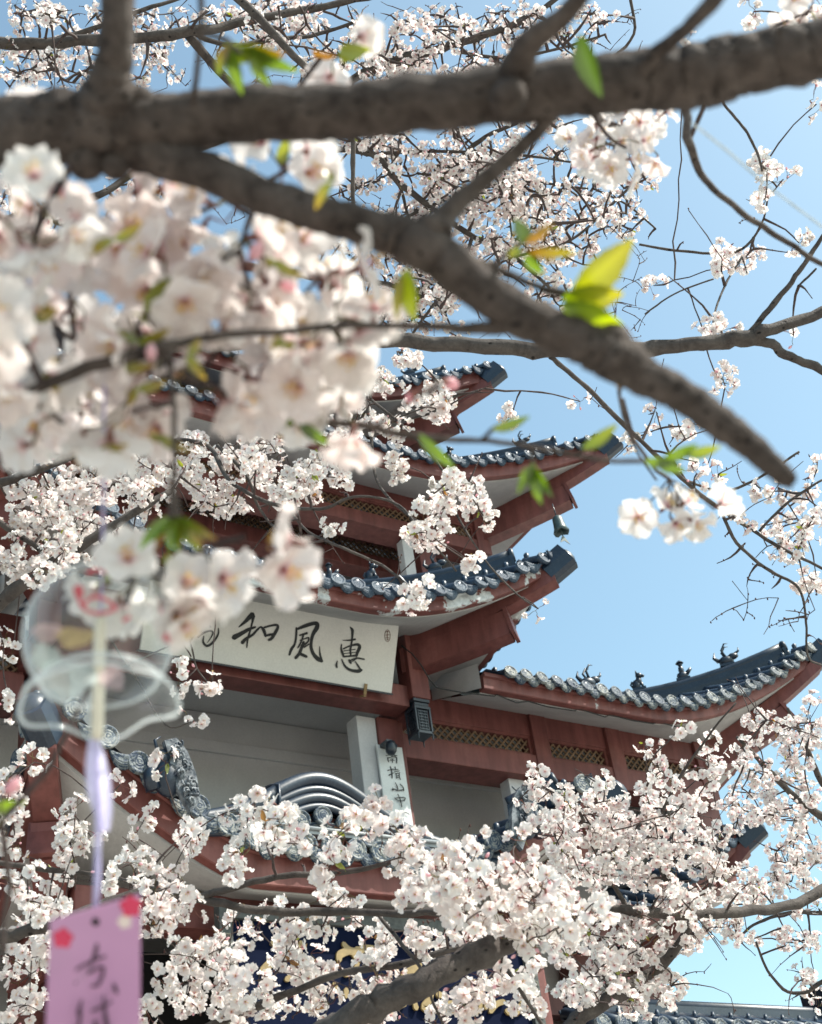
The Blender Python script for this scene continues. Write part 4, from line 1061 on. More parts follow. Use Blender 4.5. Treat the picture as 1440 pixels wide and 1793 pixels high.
T.spray([(850, 1560, 120, 65, 1.5, 2.2), (965, 1600, 80, 70, 1.5, 2.2), (700, 1480, 45, 40, 1.3, 2.35), (735, 1545, 60, 32, 1.3, 2.4), (800, 1500, 40, 30, 1.2, 2.3),
         (465, 1440, 38, 45, 2.0, 2.6), (430, 1500, 30, 26, 1.2, 2.7), (560, 1505, 50, 28, 1.3, 2.65), (636, 1425, 34, 24, 1.2, 2.35, dict(tint=.7)), (600, 1470, 30, 30, .9, 2.5),
         (330, 1452, 26, 20, 1.7, 2.9), (300, 1575, 50, 36, 1.5, 2.6), (225, 1560, 25, 25, 1.2, 2.9), (60, 1560, 50, 40, 1.3, 2.8), (90, 1620, 34, 50, 1.0, 2.6), (120, 1500, 30, 18, 1.1, 3.0),
         (420, 1700, 42, 38, 2.0, 2.7, dict(tint=.55)), (330, 1660, 36, 50, 1.1, 2.9), (290, 1745, 50, 36, 1.4, 3.0), (390, 1775, 50, 22, 1.4, 3.0), (500, 1655, 50, 22, 1.2, 3.0), (520, 1690, 36, 30, 1.1, 3.0),
         (560, 1615, 70, 18, .9, 3.0), (660, 1700, 34, 30, 1.0, 2.9), (640, 1740, 30, 22, 1.0, 2.9), (690, 1650, 40, 30, 1.3, 2.8, dict(tint=.55)), (790, 1640, 55, 28, 1.4, 2.7), (840, 1715, 55, 45, 1.5, 2.5),
         (920, 1745, 45, 45, 1.2, 2.7), (770, 1780, 34, 16, .8, 2.8), (470, 1610, 35, 20, .8, 3.0), (60, 1695, 40, 36, 1.0, 3.0), (35, 1765, 40, 26, 1.2, 3.0), (570, 1760, 40, 26, .8, 3.0),
         (124, 1455, 20, 20, 2.2, 2.9), (235, 1465, 22, 14, 1.3, 2.9), (308, 1515, 8, 22, 1.6, 2.8), (410, 1418, 8, 8, 1.6, 2.8), (210, 1375, 12, 22, 1.6, 3.0), (60, 1335, 16, 14, 1.8, 3.0), (16, 1362, 14, 20, 1.3, 3.0),
         (30, 1400, 34, 18, 1.2, 3.0), (290, 1332, 12, 14, 1.5, 3.1), (255, 1430, 10, 10, 1.4, 3.0), (905, 1480, 30, 20, .8, 2.5), (200, 1520, 40, 18, 1.0, 2.9), (380, 1640, 90, 30, .7, 3.0), (560, 1690, 60, 30, .5, 3.1), (470, 1765, 50, 24, 1.0, 3.0), (640, 1780, 60, 16, .9, 2.9), (240, 1620, 50, 30, 1.1, 3.0), (40, 1620, 40, 30, .9, 3.0), (600, 1560, 50, 16, .7, 2.9), (170, 1480, 40, 14, .8, 3.0), (100, 1420, 40, 20, .8, 3.1), (30, 1490, 30, 16, 1.0, 3.0), (250, 1500, 30, 14, .8, 3.0), (20, 1450, 20, 14, .9, 3.0)])
T.bare(80, (0, 1420, 900, 1790), 2.8)
T.done()

# --- right hand tree
DENS = 2.1
T = Tree('densest cherry tree in full blossom at lower right hiding the ground storey corner', tuple(A(*(at(1300, 2350, d=4.2)[:2]), 0)), 22, lod=2, tws=1.6)
T.bough([(1560, 1470, 26, 4.3), (1440, 1562, 20, 4.2), (1370, 1588, 18, 4.1), (1300, 1597, 18, 4.0), (1200, 1602, 19, 3.9), (1110, 1596, 18, 3.8), (1050, 1590, 13, 3.8), (990, 1600, 8, 3.7)], seg=9)
T.bough([(960, 1850, 30, 3.7), (1000, 1800, 28, 3.7), (1080, 1745, 26, 3.8), (1150, 1700, 22, 3.9), (1190, 1650, 16, 3.9), (1225, 1590, 12, 4.0), (1260, 1520, 8, 4.2)])
T.bough([(1100, 1596, 9, 3.9), (1060, 1520, 8, 3.9), (1030, 1450, 7, 3.9), (1000, 1400, 5, 3.8)]); T.bough([(1200, 1600, 9, 4.0), (1150, 1500, 8, 4.0), (1170, 1400, 6, 4.0), (1240, 1290, 4, 3.9), (1290, 1230, 3, 3.9)])
T.limb([T.base, T.base + A(0, 0, 1.4), at(900, 2000, d=3.7), at(960, 1850, d=3.7)], [.10, .08, .03, .023], 'trunk'); T.limb([T.base + A(0, 0, 1.3), at(1620, 1800, d=4.4), at(1560, 1470, d=4.3)], [.07, .035, .023])
T.spray([(960, 1385, 36, 32, 1.5, 3.8), (1010, 1450, 70, 42, 1.8, 3.8), (1100, 1430, 60, 50, 1.8, 4.0), (1180, 1405, 50, 32, 1.5, 4.0), (1130, 1305, 12, 12, 2.0, 3.8), (1160, 1345, 30, 20, 1.3, 3.8), (1194, 1275, 10, 14, 1.8, 3.8), (1235, 1345, 32, 28, 1.4, 4.0),
         (1240, 1300, 16, 10, 1.2, 4.0), (1000, 1520, 70, 42, 1.9, 3.6), (1130, 1510, 80, 50, 1.8, 4.0), (1230, 1480, 60, 50, 1.7, 4.4), (1290, 1550, 60, 40, 1.6, 4.4), (1180, 1570, 70, 28, 1.5, 4.0), (1080, 1625, 80, 42, 1.6, 3.8), (1095, 1690, 65, 50, 1.7, 3.8),
         (1040, 1745, 70, 36, 1.5, 3.6), (1165, 1715, 22, 50, 1.4, 4.0), (1130, 1765, 50, 16, 1.0, 3.8), (1270, 1622, 60, 16, 1.2, 4.4), (1215, 1620, 30, 26, 1.5, 4.1), (1180, 1660, 26, 24, 1.4, 4.0), (975, 1670, 40, 30, 1.4, 3.2), (910, 1400, 14, 12, .8, 3.6), (1060, 1385, 30, 24, 1.3, 3.8)], tint=.35)
T.bare(70, (900, 1330, 1300, 1790), 3.8); T.done()

# --- far right tree
T = Tree('smaller, more distant cherry tree against the sky at the right edge', tuple(A(*(at(1750, 2300, d=5.6)[:2]), 0)), 23, lod=2, tws=1.9)
T.bough([(1620, 1500, 26, 5.4), (1500, 1460, 20, 5.4), (1440, 1430, 15, 5.3), (1380, 1385, 12, 5.3), (1330, 1330, 9, 5.2), (1290, 1290, 6, 5.2)]); T.bough([(1500, 1460, 14, 5.4), (1440, 1370, 11, 5.4), (1410, 1300, 8, 5.4), (1380, 1240, 5, 5.4)])
T.bough([(1560, 1620, 14, 5.2), (1440, 1600, 8, 5.2), (1380, 1600, 7, 5.2), (1320, 1620, 5, 5.2), (1290, 1650, 4, 5.2)]); T.bough([(1560, 1640, 10, 5.2), (1450, 1715, 8, 5.1), (1390, 1740, 6, 5.1), (1345, 1700, 5, 5.1), (1325, 1650, 4, 5.1)])
T.limb([T.base, T.base + A(0, 0, 2), at(1680, 1600, d=5.5), at(1620, 1500, d=5.4)], [.12, .09, .04, .03], 'trunk'); T.limb([T.base + A(0, 0, 1.8), at(1640, 1700, d=5.4), at(1560, 1620, d=5.2)], [.06, .03, .017])
T.spray([(1340, 1262, 26, 22, 1.4, 5.0), (1400, 1300, 40, 50, 1.6, 5.4), (1320, 1330, 34, 40, 1.4, 5.0), (1380, 1400, 50, 50, 1.6, 5.4), (1300, 1420, 40, 40, 1.2, 5.0), (1400, 1500, 44, 50, 1.6, 5.4), (1340, 1550, 40, 24, 1.2, 5.0), (1395, 1640, 26, 20, 1.0, 5.0),
         (1340, 1655, 50, 12, 1.0, 5.0), (1405, 1720, 26, 22, 1.2, 5.2), (1430, 1760, 12, 12, 1.2, 5.2), (1410, 1590, 24, 12, .8, 5.0), (1430, 1240, 12, 30, 1.0, 5.4)], tint=.45)
T.bare(30, (1270, 1180, 1440, 1790), 5.2); T.done()

DENS = 2.6
# --- tree whose mossy limb crosses the middle at the height of the top roof
T = Tree('cherry tree whose straight mossy limb forks at the right before the sky', tuple(A(*(at(-700, 2100, d=3.2)[:2]), 0)), 24, lod=1, tws=1.5)
T.bough([(440, 600, 24, 3.0), (560, 596, 25, 3.0), (640, 594, 26, 3.0), (760, 602, 27, 3.0), (900, 610, 28, 3.0), (1000, 612, 28, 3.0), (1110, 608, 26, 3.0), (1220, 603, 27, 3.0), (1300, 592, 30, 3.0), (1345, 578, 22, 3.0), (1440, 548, 19, 3.05), (1560, 500, 16, 3.1)], seg=12)
T.bough([(1300, 590, 16, 3.0), (1345, 602, 18, 3.0), (1385, 625, 16, 3.0), (1440, 650, 15, 3.0), (1520, 700, 12, 3.0)]); T.bough([(1308, 585, 9, 3.0), (1345, 545, 11, 3.0), (1380, 500, 10, 3.0), (1410, 460, 9, 3.0), (1450, 400, 7, 3.0)])
T.bough([(965, 625, 9, 3.0), (1015, 668, 9, 3.1), (1080, 730, 9, 3.2), (1170, 815, 8, 3.3), (1240, 875, 8, 3.4), (1320, 930, 7, 3.5), (1390, 970, 6, 3.5), (1470, 1010, 5, 3.5)])
T.bough([(1265, 895, 6, 3.4), (1290, 950, 6, 3.4), (1350, 1000, 6, 3.5), (1400, 1030, 5, 3.5), (1412, 1090, 4, 3.5), (1416, 1150, 4, 3.5), (1440, 1165, 3, 3.5)]); T.bough([(1200, 840, 5, 3.4), (1270, 860, 5, 3.5), (1340, 830, 5, 3.5), (1400, 790, 4, 3.5)])
T.bough([(1330, 930, 5, 3.5), (1380, 880, 5, 3.5), (1440, 840, 4, 3.5)]); T.bough([(1430, 470, 4, 3.2), (1400, 500, 4, 3.2)])
T.bough([(1270, 185, 5, 3.0), (1300, 220, 5, 3.0), (1325, 262, 5, 3.0), (1335, 300, 4, 3.0)]); T.bough([(1255, 150, 6, 3.0), (1270, 185, 5, 3.0)])
T.bough([(1120, 428, 4, 3.4), (1200, 440, 5, 3.4), (1290, 440, 5, 3.4), (1330, 400, 4, 3.4), (1345, 350, 3, 3.3)]); T.bough([(1260, 600, 4, 3.1), (1250, 560, 4, 3.2), (1270, 500, 4, 3.3), (1300, 450, 4, 3.4)])
T.bough([(1130, 550, 3, 3.4), (1180, 515, 3, 3.4), (1250, 488, 3, 3.4)]); T.bough([(700, 730, 3, 3.6), (780, 700, 3, 3.6), (850, 680, 3, 3.6)])
T.limb([T.base, T.base + A(.1, 0, 1.6), at(-250, 900, d=3.3), at(100, 640, d=3.1), at(440, 600, d=3.0)], [.10, .08, .045, .022, .015], 'trunk')
T.spray([(1345, 306, 30, 24, 2.0, 3.2, dict(tint=.4)), (1300, 452, 36, 18, 1.6, 3.4), (1400, 425, 14, 18, 1.3, 3.4), (1255, 582, 24, 22, 1.8, 3.2), (1265, 665, 20, 14, 1.3, 3.6), (1145, 500, 8, 5, 1.2, 4.0), (1015, 702, 14, 14, .9, 3.4, dict(buds=.5)), (1150, 722, 14, 10, 1.0, 3.4),
         (1205, 760, 22, 18, 1.2, 3.4), (1250, 825, 20, 16, 1.2, 3.4), (1350, 850, 30, 16, 1.1, 3.6), (1420, 905, 26, 24, 1.1, 3.6), (1368, 972, 16, 22, 1.5, 3.6), (1400, 858, 22, 16, 1.0, 3.6), (1432, 1020, 12, 22, .9, 3.6), (900, 722, 16, 8, 1.3, 3.8), (1112, 768, 12, 10, 1.2, 3.4),
         (1432, 810, 12, 12, .9, 3.6), (1390, 588, 5, 5, 1.2, 3.4, dict(buds=.6)), (1340, 350, 14, 8, 1.2, 3.3), (1220, 830, 14, 8, .8, 3.5), (1395, 25, 50, 24, 1.6, 2.5), (1320, 20, 20, 10, 1.0, 2.6), (1208, 80, 20, 7, 1.5, 4.0), (1430, 182, 8, 4, 1.4, 3.0), (1380, 900, 60, 60, .35, 3.7), (1410, 990, 30, 50, .5, 3.7), (1300, 900, 30, 20, .4, 3.5)], tint=.45, view_bias=.15)
T.bare(60, (1240, 780, 1440, 1130), 3.5); T.bare(14, (980, 620, 1250, 820), 3.3); T.bare(10, (1150, 340, 1440, 620), 3.3); T.done()

# --- tree in front of the upper roofs, left and centre
DENS = 3.5
T = Tree('cherry tree whose fine arching twigs hang before the upper roofs', tuple(A(*(at(-900, 2000, d=3.8)[:2]), 0)), 25, lod=1, tws=1.5)
T.bough([(-120, 1110, 28, 3.3), (0, 1058, 26, 3.3), (60, 1012, 24, 3.3), (130, 962, 20, 3.35), (210, 912, 15, 3.4), (300, 860, 10, 3.5)], seg=11)
T.bough([(-100, 890, 18, 3.6), (0, 846, 16, 3.6), (70, 822, 14, 3.6), (150, 790, 10, 3.7)]); T.bough([(-60, 880, 11, 3.4), (0, 916, 11, 3.4), (70, 962, 9, 3.4), (130, 1020, 7, 3.4)])
T.bough([(180, 760, 8, 3.9), (350, 775, 8, 3.8), (400, 840, 8, 3.6), (470, 880, 7, 3.5), (560, 892, 6, 3.4), (620, 870, 5, 3.4), (690, 880, 5, 3.4), (740, 930, 4, 3.3), (800, 1000, 3, 3.3)])
T.bough([(500, 884, 6, 3.5), (540, 930, 5, 3.4), (600, 960, 5, 3.3), (670, 990, 5, 3.3), (720, 1030, 4, 3.2)]); T.bough([(380, 780, 8, 3.7), (430, 830, 6, 3.6), (460, 900, 5, 3.6), (520, 960, 4, 3.5)])
T.bough([(620, 250, 9, 3.9), (618, 330, 8, 3.9), (626, 420, 7, 3.9), (640, 520, 7, 3.9), (638, 640, 7, 3.8), (650, 760, 6, 3.7), (660, 840, 5, 3.6), (700, 890, 5, 3.5), (760, 930, 4, 3.4)])
T.bough([(800, 690, 5, 3.6), (760, 720, 5, 3.6), (700, 735, 5, 3.7), (640, 720, 5, 3.8)]); T.bough([(650, 700, 5, 3.7), (720, 760, 5, 3.6), (780, 830, 4, 3.5), (800, 900, 4, 3.4), (850, 980, 3, 3.3), (905, 1040, 3, 3.25), (943, 1066, 2.5, 3.2)])
T.bough([(-80, 720, 12, 3.8), (60, 740, 11, 3.8), (180, 760, 9, 3.8)]); T.bough([(560, 140, 10, 4.0), (600, 200, 9, 3.9), (620, 250, 9, 3.9)]);
T.bough([(190, 1180, 3, 3.3), (300, 1130, 3, 3.3), (330, 1120, 3, 3.2), (345, 1170, 3, 3.2), (372, 1205, 2.5, 3.2)])
T.bough([(130, 1020, 5, 3.4), (180, 1100, 4, 3.3), (240, 1190, 4, 3.3), (290, 1270, 3, 3.2), (335, 1264, 2.5, 3.2)])
T.limb([T.base, T.base + A(.1, 0, 1.8), at(-420, 1250, d=3.5), at(-120, 1110, d=3.3)], [.11, .085, .03, .020], 'trunk'); T.limb([T.base + A(.1, 0, 1.7), at(-350, 1000, d=3.7), at(-100, 890, d=3.6)], [.05, .025, .014])
T.limb([T.base + A(.1, 0, 1.75), at(-380, 860, d=3.8), at(-80, 720, d=3.8)], [.05, .022, .010]); T.limb([T.base + A(.1, 0, 1.75), at(-400, 300, d=4.1), at(200, -100, d=4.1), at(560, 140, d=4.0)], [.06, .04, .02, .008])
T.spray([(710, 622, 15, 20, 2.0, 3.4), (650, 660, 30, 30, 1.3, 3.8), (750, 700, 34, 26, 1.6, 3.6), (680, 745, 26, 18, 1.3, 3.8), (600, 765, 40, 18, 1.2, 3.9), (692, 815, 16, 12, 2.0, 3.6), (588, 822, 18, 18, 1.3, 4.0), (762, 880, 34, 30, 1.6, 3.4), (838, 882, 16, 26, 1.6, 3.4),
         (745, 935, 28, 20, 1.7, 3.3), (800, 840, 30, 16, 1.2, 3.4), (835, 988, 14, 10, 1.0, 3.4), (732, 1045, 24, 16, 1.9, 3.2), (943, 1066, 5, 5, 2, 3.2), (582, 926, 5, 6, 1.4, 3.4), (500, 985, 18, 8, 1.0, 3.4), (510, 870, 20, 25, 1.2, 3.4), (450, 800, 40, 40, 1.2, 3.8),
         (545, 830, 34, 40, 1.3, 3.8), (400, 890, 40, 16, 1.0, 4.0), (240, 825, 40, 14, 1.2, 4.0), (60, 795, 40, 22, 1.4, 3.8), (150, 850, 50, 30, 1.1, 3.8), (60, 900, 40, 30, 1.2, 3.6), (105, 955, 34, 22, 2.0, 3.4), (45, 1000, 50, 30, 1.3, 3.4), (250, 870, 34, 30, 1.1, 3.8),
         (340, 860, 40, 30, 1.0, 4.0), (15, 1140, 14, 20, 1.6, 3.4), (378, 1066, 14, 8, 1.2, 3.2), (335, 1150, 8, 5, 1.4, 3.2), (318, 1192, 10, 5, 1.4, 3.2), (372, 1206, 7, 6, 1.6, 3.2), (334, 1263, 11, 6, 1.5, 3.2), (30, 850, 30, 16, 1.0, 3.7), (160, 920, 40, 20, 1.0, 3.7), (200, 985, 24, 20, 1.2, 3.4),
         (620, 710, 30, 16, 1.1, 3.8), (470, 750, 40, 20, 1.0, 3.9), (20, 1240, 8, 6, 1.2, 3.3), (300, 800, 110, 40, .7, 3.9), (110, 860, 90, 50, .5, 3.7), (420, 840, 90, 40, .5, 3.8), (20, 930, 30, 50, .7, 3.6), (180, 950, 60, 40, .5, 3.6)], view_bias=.3)
T.bare(60, (0, 760, 620, 1040), 3.6); T.bare(14, (620, 640, 880, 1040), 3.5); T.done()

# --- high branches against the sky
DENS = 2.0
T = Tree('tall cherry tree whose dense fine branches fill the top against the sky', tuple(A(*(at(-1500, 1700, d=5.6)[:2]), 0)), 26, lod=2, tws=2.3, fsize=.031)
for b_ in ([(-150, 60, 24, 4.6), (0, 76, 22, 4.6), (160, 72, 20, 4.6), (300, 60, 20, 4.6), (400, 44, 17, 4.7), (520, 20, 14, 4.8), (660, -10, 10, 4.9)],
           [(60, 74, 10, 4.8), (150, 55, 10, 4.9), (250, 18, 8, 4.9), (340, -10, 6, 5.0)], [(330, 55, 10, 4.7), (400, 80, 9, 4.8), (470, 70, 8, 4.9), (560, 60, 7, 5.0), (640, 30, 6, 5.0)],
           [(560, 175, 14, 5.0), (640, 128, 16, 5.0), (700, 104, 16, 5.0), (790, 80, 15, 5.0), (870, 55, 13, 5.0), (940, 20, 10, 5.0), (1000, -20, 8, 5.0)],
           [(560, 260, 11, 4.9), (650, 270, 12, 4.9), (700, 320, 12, 4.9), (760, 368, 11, 4.9), (830, 415, 10, 4.9), (900, 450, 8, 4.9), (960, 500, 6, 4.9)],
           [(750, 335, 9, 5.0), (800, 285, 9, 5.1), (850, 240, 8, 5.1), (930, 205, 6, 5.1)], [(240, 470, 12, 4.7), (360, 462, 14, 4.7), (460, 470, 15, 4.7), (560, 486, 12, 4.8), (650, 490, 9, 4.8), (740, 520, 6, 4.8)],
           [(-40, 420, 14, 4.6), (60, 390, 13, 4.6), (160, 345, 14, 4.6), (240, 300, 12, 4.7), (330, 240, 9, 4.8)], [(600, 470, 7, 4.9), (680, 400, 7, 5.0), (780, 350, 6, 5.0), (900, 320, 5, 5.1), (1030, 330, 4, 5.1)],
           [(900, 450, 5, 4.9), (1000, 420, 5, 4.9), (1080, 350, 5, 5.0), (1130, 300, 4, 5.0)], [(640, 270, 6, 5.0), (760, 265, 6, 5.0), (900, 270, 5, 5.0), (1040, 290, 4, 5.0)], [(1040, 330, 4, 5.1), (1100, 360, 4, 5.1), (1148, 400, 3, 5.1)],
           [(940, 20, 6, 5.0), (1000, 80, 6, 5.0), (1060, 160, 5, 5.0), (1090, 230, 4, 5.0)], [(800, 90, 6, 5.0), (870, 100, 6, 5.0), (960, 90, 5, 5.0), (1060, 60, 4, 5.0)], [(1100, -20, 6, 4.8), (1110, 60, 5, 4.8), (1060, 110, 5, 4.9)],
           [(830, 410, 6, 4.9), (800, 480, 6, 4.8), (740, 560, 5, 4.8), (700, 620, 4, 4.8)], [(700, 320, 6, 5.0), (720, 420, 5, 5.0), (700, 500, 5, 5.0), (660, 580, 4, 4.9)]):
    T.bough(b_, seg=7)
T.limb([T.base, T.base + A(0, 0, 3), at(-600, 150, d=4.9), at(-150, 60, d=4.6)], [.2, .14, .04, .023], 'trunk'); T.limb([T.base + A(0, 0, 2.8), at(-500, 520, d=4.8), at(-40, 420, d=4.6)], [.1, .03, .014])
T.limb([T.base + A(0, 0, 2.8), at(-200, 520, d=4.8), at(240, 470, d=4.7)], [.1, .03, .012]); T.limb([at(330, 62, d=4.65), at(420, 160, d=4.9), at(560, 260, d=4.9)], [.016, .014, .012]); T.limb([at(240, 300, d=4.7), at(400, 240, d=4.9), at(560, 175, d=5)], [.012, .013, .014])
T.spray([(50, 20, 60, 16, 1.1, 5.0), (60, 115, 60, 25, 1.1, 5.0), (140, 130, 36, 22, 1.0, 5.0), (260, 60, 40, 40, .8, 5.0), (270, 120, 40, 30, .9, 5.0), (200, 20, 50, 14, .6, 5.0), (480, 40, 110, 40, 1.1, 5.0), (560, 110, 50, 34, 1.1, 5.0), (690, 112, 65, 34, 1.8, 5.0), (760, 55, 80, 36, 1.2, 5.0),
         (830, 125, 70, 22, 1.4, 5.0), (900, 50, 80, 36, 1.0, 5.0), (1000, 125, 34, 32, 1.1, 5.0), (1065, 150, 34, 24, 1.0, 5.0), (660, 250, 70, 22, 1.4, 5.0), (740, 300, 80, 40, 1.1, 5.0), (840, 330, 100, 60, 1.0, 5.0), (900, 275, 80, 32, 1.1, 5.0), (960, 360, 90, 50, .95, 5.0),
         (1080, 375, 40, 40, 1.0, 5.0), (1000, 432, 55, 30, .8, 5.0), (720, 420, 70, 50, .9, 5.0), (640, 360, 40, 50, .7, 5.0), (780, 500, 80, 50, .75, 4.8), (680, 545, 34, 42, .8, 4.8), (860, 440, 50, 40, .7, 4.9), (120, 370, 50, 22, .6, 4.8), (20, 340, 22, 50, 1.0, 4.8),
         (1020, 40, 50, 34, .8, 5.0), (620, 60, 50, 34, .9, 5.0), (940, 440, 40, 22, .7, 5.0), (560, 430, 40, 40, .5, 4.9), (1140, 120, 20, 24, .7, 5.0), (760, 580, 50, 16, .6, 4.8), (860, 380, 150, 90, .55, 5.2), (700, 480, 110, 90, .6, 5.1), (300, 40, 120, 30, .5, 5.1), (960, 500, 60, 40, .5, 5.0), (90, 60, 90, 50, .6, 5.1), (880, 220, 120, 30, .7, 5.1), (250, 340, 90, 30, .4, 4.9), (1090, 300, 60, 40, .5, 5.1)], tint=.5, view_bias=.1, fper=5, spread=.036)
T.bare(560, (540, 180, 1140, 600), 5.0, .25, .8); T.bare(160, (0, 0, 560, 170), 4.9, .15, .5); T.bare(200, (560, 0, 1130, 160), 5.0, .15, .6); T.bare(60, (0, 300, 560, 480), 4.9, .2, .6); T.done()
DENS = 2.0
# ------------------------------------------------------------------ near, out of focus branch overhead
T = Tree('nearest cherry tree, its thick blurred branches crossing the top with large soft blossom', (-1.15, .35, 0), 31, lod=0, barkm='bark_near', rough=.035)
D0 = .62
T.bough([(-300, 260, 125, .70), (-60, 240, 122, .64), (60, 228, 122, D0), (150, 226, 128, D0), (260, 218, 104, D0), (400, 205, 98, D0), (600, 194, 98, D0), (800, 174, 100, D0), (1000, 152, 102, D0), (1150, 140, 106, D0), (1250, 128, 112, D0), (1340, 105, 104, D0), (1440, 84, 104, D0), (1700, 20, 100, .64)], seg=28, k=10, name='branch', wig=.001)
T.bough([(215, -260, 56, .60), (210, -60, 58, .60), (203, 60, 60, .60), (198, 120, 68, .605), (190, 165, 92, .61), (180, 205, 118, D0)], seg=22, k=8, wig=.001)
T.bough([(150, 250, 70, D0), (250, 268, 72, D0), (340, 294, 68, .615), (450, 338, 66, .61), (560, 374, 66, .60), (660, 402, 70, .60), (740, 432, 84, .60), (830, 496, 78, .60), (930, 558, 76, .60), (1020, 598, 76, .60), (1085, 628, 86, .60), (1130, 660, 66, .60), (1200, 696, 62, .60), (1270, 745, 56, .60), (1320, 785, 48, .60), (1360, 822, 42, .60), (1380, 840, 34, .60), (1388, 846, 16, .60)], seg=24, k=8, wig=.001)
T.bough([(765, 408, 56, .60), (785, 372, 42, .605), (830, 330, 33, .61), (890, 280, 28, .615), (940, 232, 26, .62), (985, 180, 28, .62)], seg=14, wig=.001)
T.bough([(900, 150, 72, .62), (915, 95, 54, .60), (950, 55, 42, .59), (1000, 15, 34, .58), (1050, -60, 30, .57)], seg=14, wig=.001)
T.bough([(1120, 125, 34, .61), (1160, 85, 28, .60), (1205, 48, 26, .59), (1250, 0, 30, .58), (1290, -60, 26, .57)], seg=12, wig=.001)
T.bough([(-60, 740, 13, .56), (0, 712, 14, .56), (60, 682, 20, .56), (150, 645, 24, .56), (230, 624, 24, .57), (290, 606, 22, .57), (330, 598, 15, .575), (400, 586, 14, .58), (520, 578, 13, .585), (620, 569, 13, .59), (740, 572, 13, .595), (830, 575, 22, .60), (890, 572, 30, .60)], seg=12, wig=.002)
T.bough([(296, 604, 13, .57), (303, 690, 10, .565), (306, 780, 10, .56), (304, 850, 12, .56), (306, 905, 26, .56)], seg=10, wig=.002)
T.bough([(505, 732, 14, .66), (560, 738, 14, .66), (650, 748, 16, .66), (700, 760, 14, .66), (790, 770, 11, .66), (860, 772, 10, .66), (960, 788, 10, .66), (1060, 806, 9, .66), (1150, 806, 9, .66), (1240, 790, 7, .66)], seg=10, wig=.002)
T.bough([(520, 735, 12, .66), (430, 705, 12, .64), (330, 660, 12, .60), (280, 620, 12, .57)], seg=8)
T.bough([(660, 745, 8, .66), (700, 715, 6, .66), (740, 690, 5, .66)], seg=7); T.bough([(845, 770, 8, .66), (870, 748, 8, .66), (905, 738, 5, .66)], seg=7); T.bough([(930, 785, 8, .66), (934, 815, 8, .66)], seg=7); T.bough([(1010, 795, 7, .66), (1040, 768, 7, .66), (1070, 752, 5, .66)], seg=7)
T.bough([(770, 430, 18, .60), (870, 470, 14, .60), (940, 500, 14, .61), (1000, 520, 20, .61), (1050, 560, 16, .61), (1080, 590, 20, .60)], seg=9); T.bough([(860, 465, 10, .60), (895, 440, 12, .60), (915, 425, 8, .60)], seg=7)
T.bough([(350, -60, 12, .58), (352, 40, 12, .58), (345, 120, 12, .59), (338, 190, 12, .61)], seg=8); T.bough([(360, 60, 10, .58), (395, 70, 12, .56), (420, 90, 10, .56)], seg=8)
T.bough([(1200, 190, 16, .9), (1205, 235, 17, 1.2), (1225, 300, 13, 1.25), (1262, 345, 11, 1.25), (1330, 392, 11, 1.3), (1390, 432, 10, 1.3), (1470, 480, 8, 1.3)], seg=8, wig=.006)
T.bough([(1000, 150, 10, .8), (1040, 200, 12, 1.2), (1090, 235, 10, 1.4)], seg=8); T.bough([(1100, 640, 18, .62), (1085, 700, 6, .9), (1110, 780, 4, 1.0), (1150, 840, 4, 1.05)], seg=7)
T.limb([T.base + A(0, 0, 0), T.base + A(.05, .0, 1.1), T.base + A(.25, .05, 1.75), at(-300, 260, d=.70)], [.07, .055, .03, .018], 'trunk', 20)
for (px, py, r) in ((110, 190, 40), (150, 285, 34), (240, 175, 30), (1075, 600, 34), (1095, 640, 30), (755, 400, 30), (890, 170, 32), (130, 240, 46), (370, 285, 22), (200, 290, 26)):
    b = MB(); rr = r * .62 / F; c = at(px, py, d=.615 if px < 700 else .60)
    b.ball(c, (rr * 1.1, rr, rr * .9), 12, 8, rot_from(np.array([T.r.normal(0, 1, 3)]), np.array([0.]))[0]); b.build('bark_knot', M['bark_near'], T.root)
# big blurred blossom
kw = dict(fper=5, rt=(.0016, .0010), spread=.026, leaves=.12)
T.spray([(60, 420, 60, 40, 1.4, .63), (120, 500, 100, 40, 1.3, .63), (300, 400, 90, 26, 1.3, .64), (420, 440, 70, 26, 1.2, .64), (240, 560, 150, 45, 1.4, .62), (460, 550, 100, 36, 1.4, .64), (550, 640, 36, 30, 1.4, .65), (130, 690, 80, 40, 1.4, .62),
         (340, 670, 80, 28, 1.3, .63), (490, 665, 50, 26, 1.3, .65), (230, 720, 90, 14, 1.2, .61), (20, 570, 40, 50, 1.3, .62), (60, 660, 50, 30, 1.2, .62), (500, 300, 36, 10, 1.2, .72), (380, 610, 70, 26, 1.2, .64), (200, 460, 80, 24, 1.3, .64), (350, 490, 80, 24, 1.3, .64), (110, 740, 50, 10, 1.0, .61), (530, 520, 60, 26, 1.2, .64), (590, 575, 24, 40, 1.2, .65), (430, 372, 60, 12, 1.0, .66), (40, 350, 40, 14, 1.0, .63), (260, 640, 120, 20, 1.0, .62), (420, 500, 60, 20, 1.0, .63), (180, 380, 50, 14, 1.0, .64), (15, 410, 30, 40, 1.8, .63), (25, 520, 40, 40, 1.8, .64), (35, 610, 30, 36, 1.6, .63), (80, 360, 40, 20, 1.4, .65), (95, 560, 50, 30, 1.3, .64), (560, 480, 40, 16, 1.2, .65), (590, 640, 24, 20, 1.2, .65)], tint=.6, up=-.5, view_bias=-.05, **kw)
T.spray([(240, 990, 10, 6, 1, .62), (300, 985, 10, 6, 1, .62), (350, 965, 8, 6, 1, .63)], tint=.2, up=-1.0, spread=.028, fper=4, rt=(.0016, .001), leaves=1.0, view_bias=-.15)
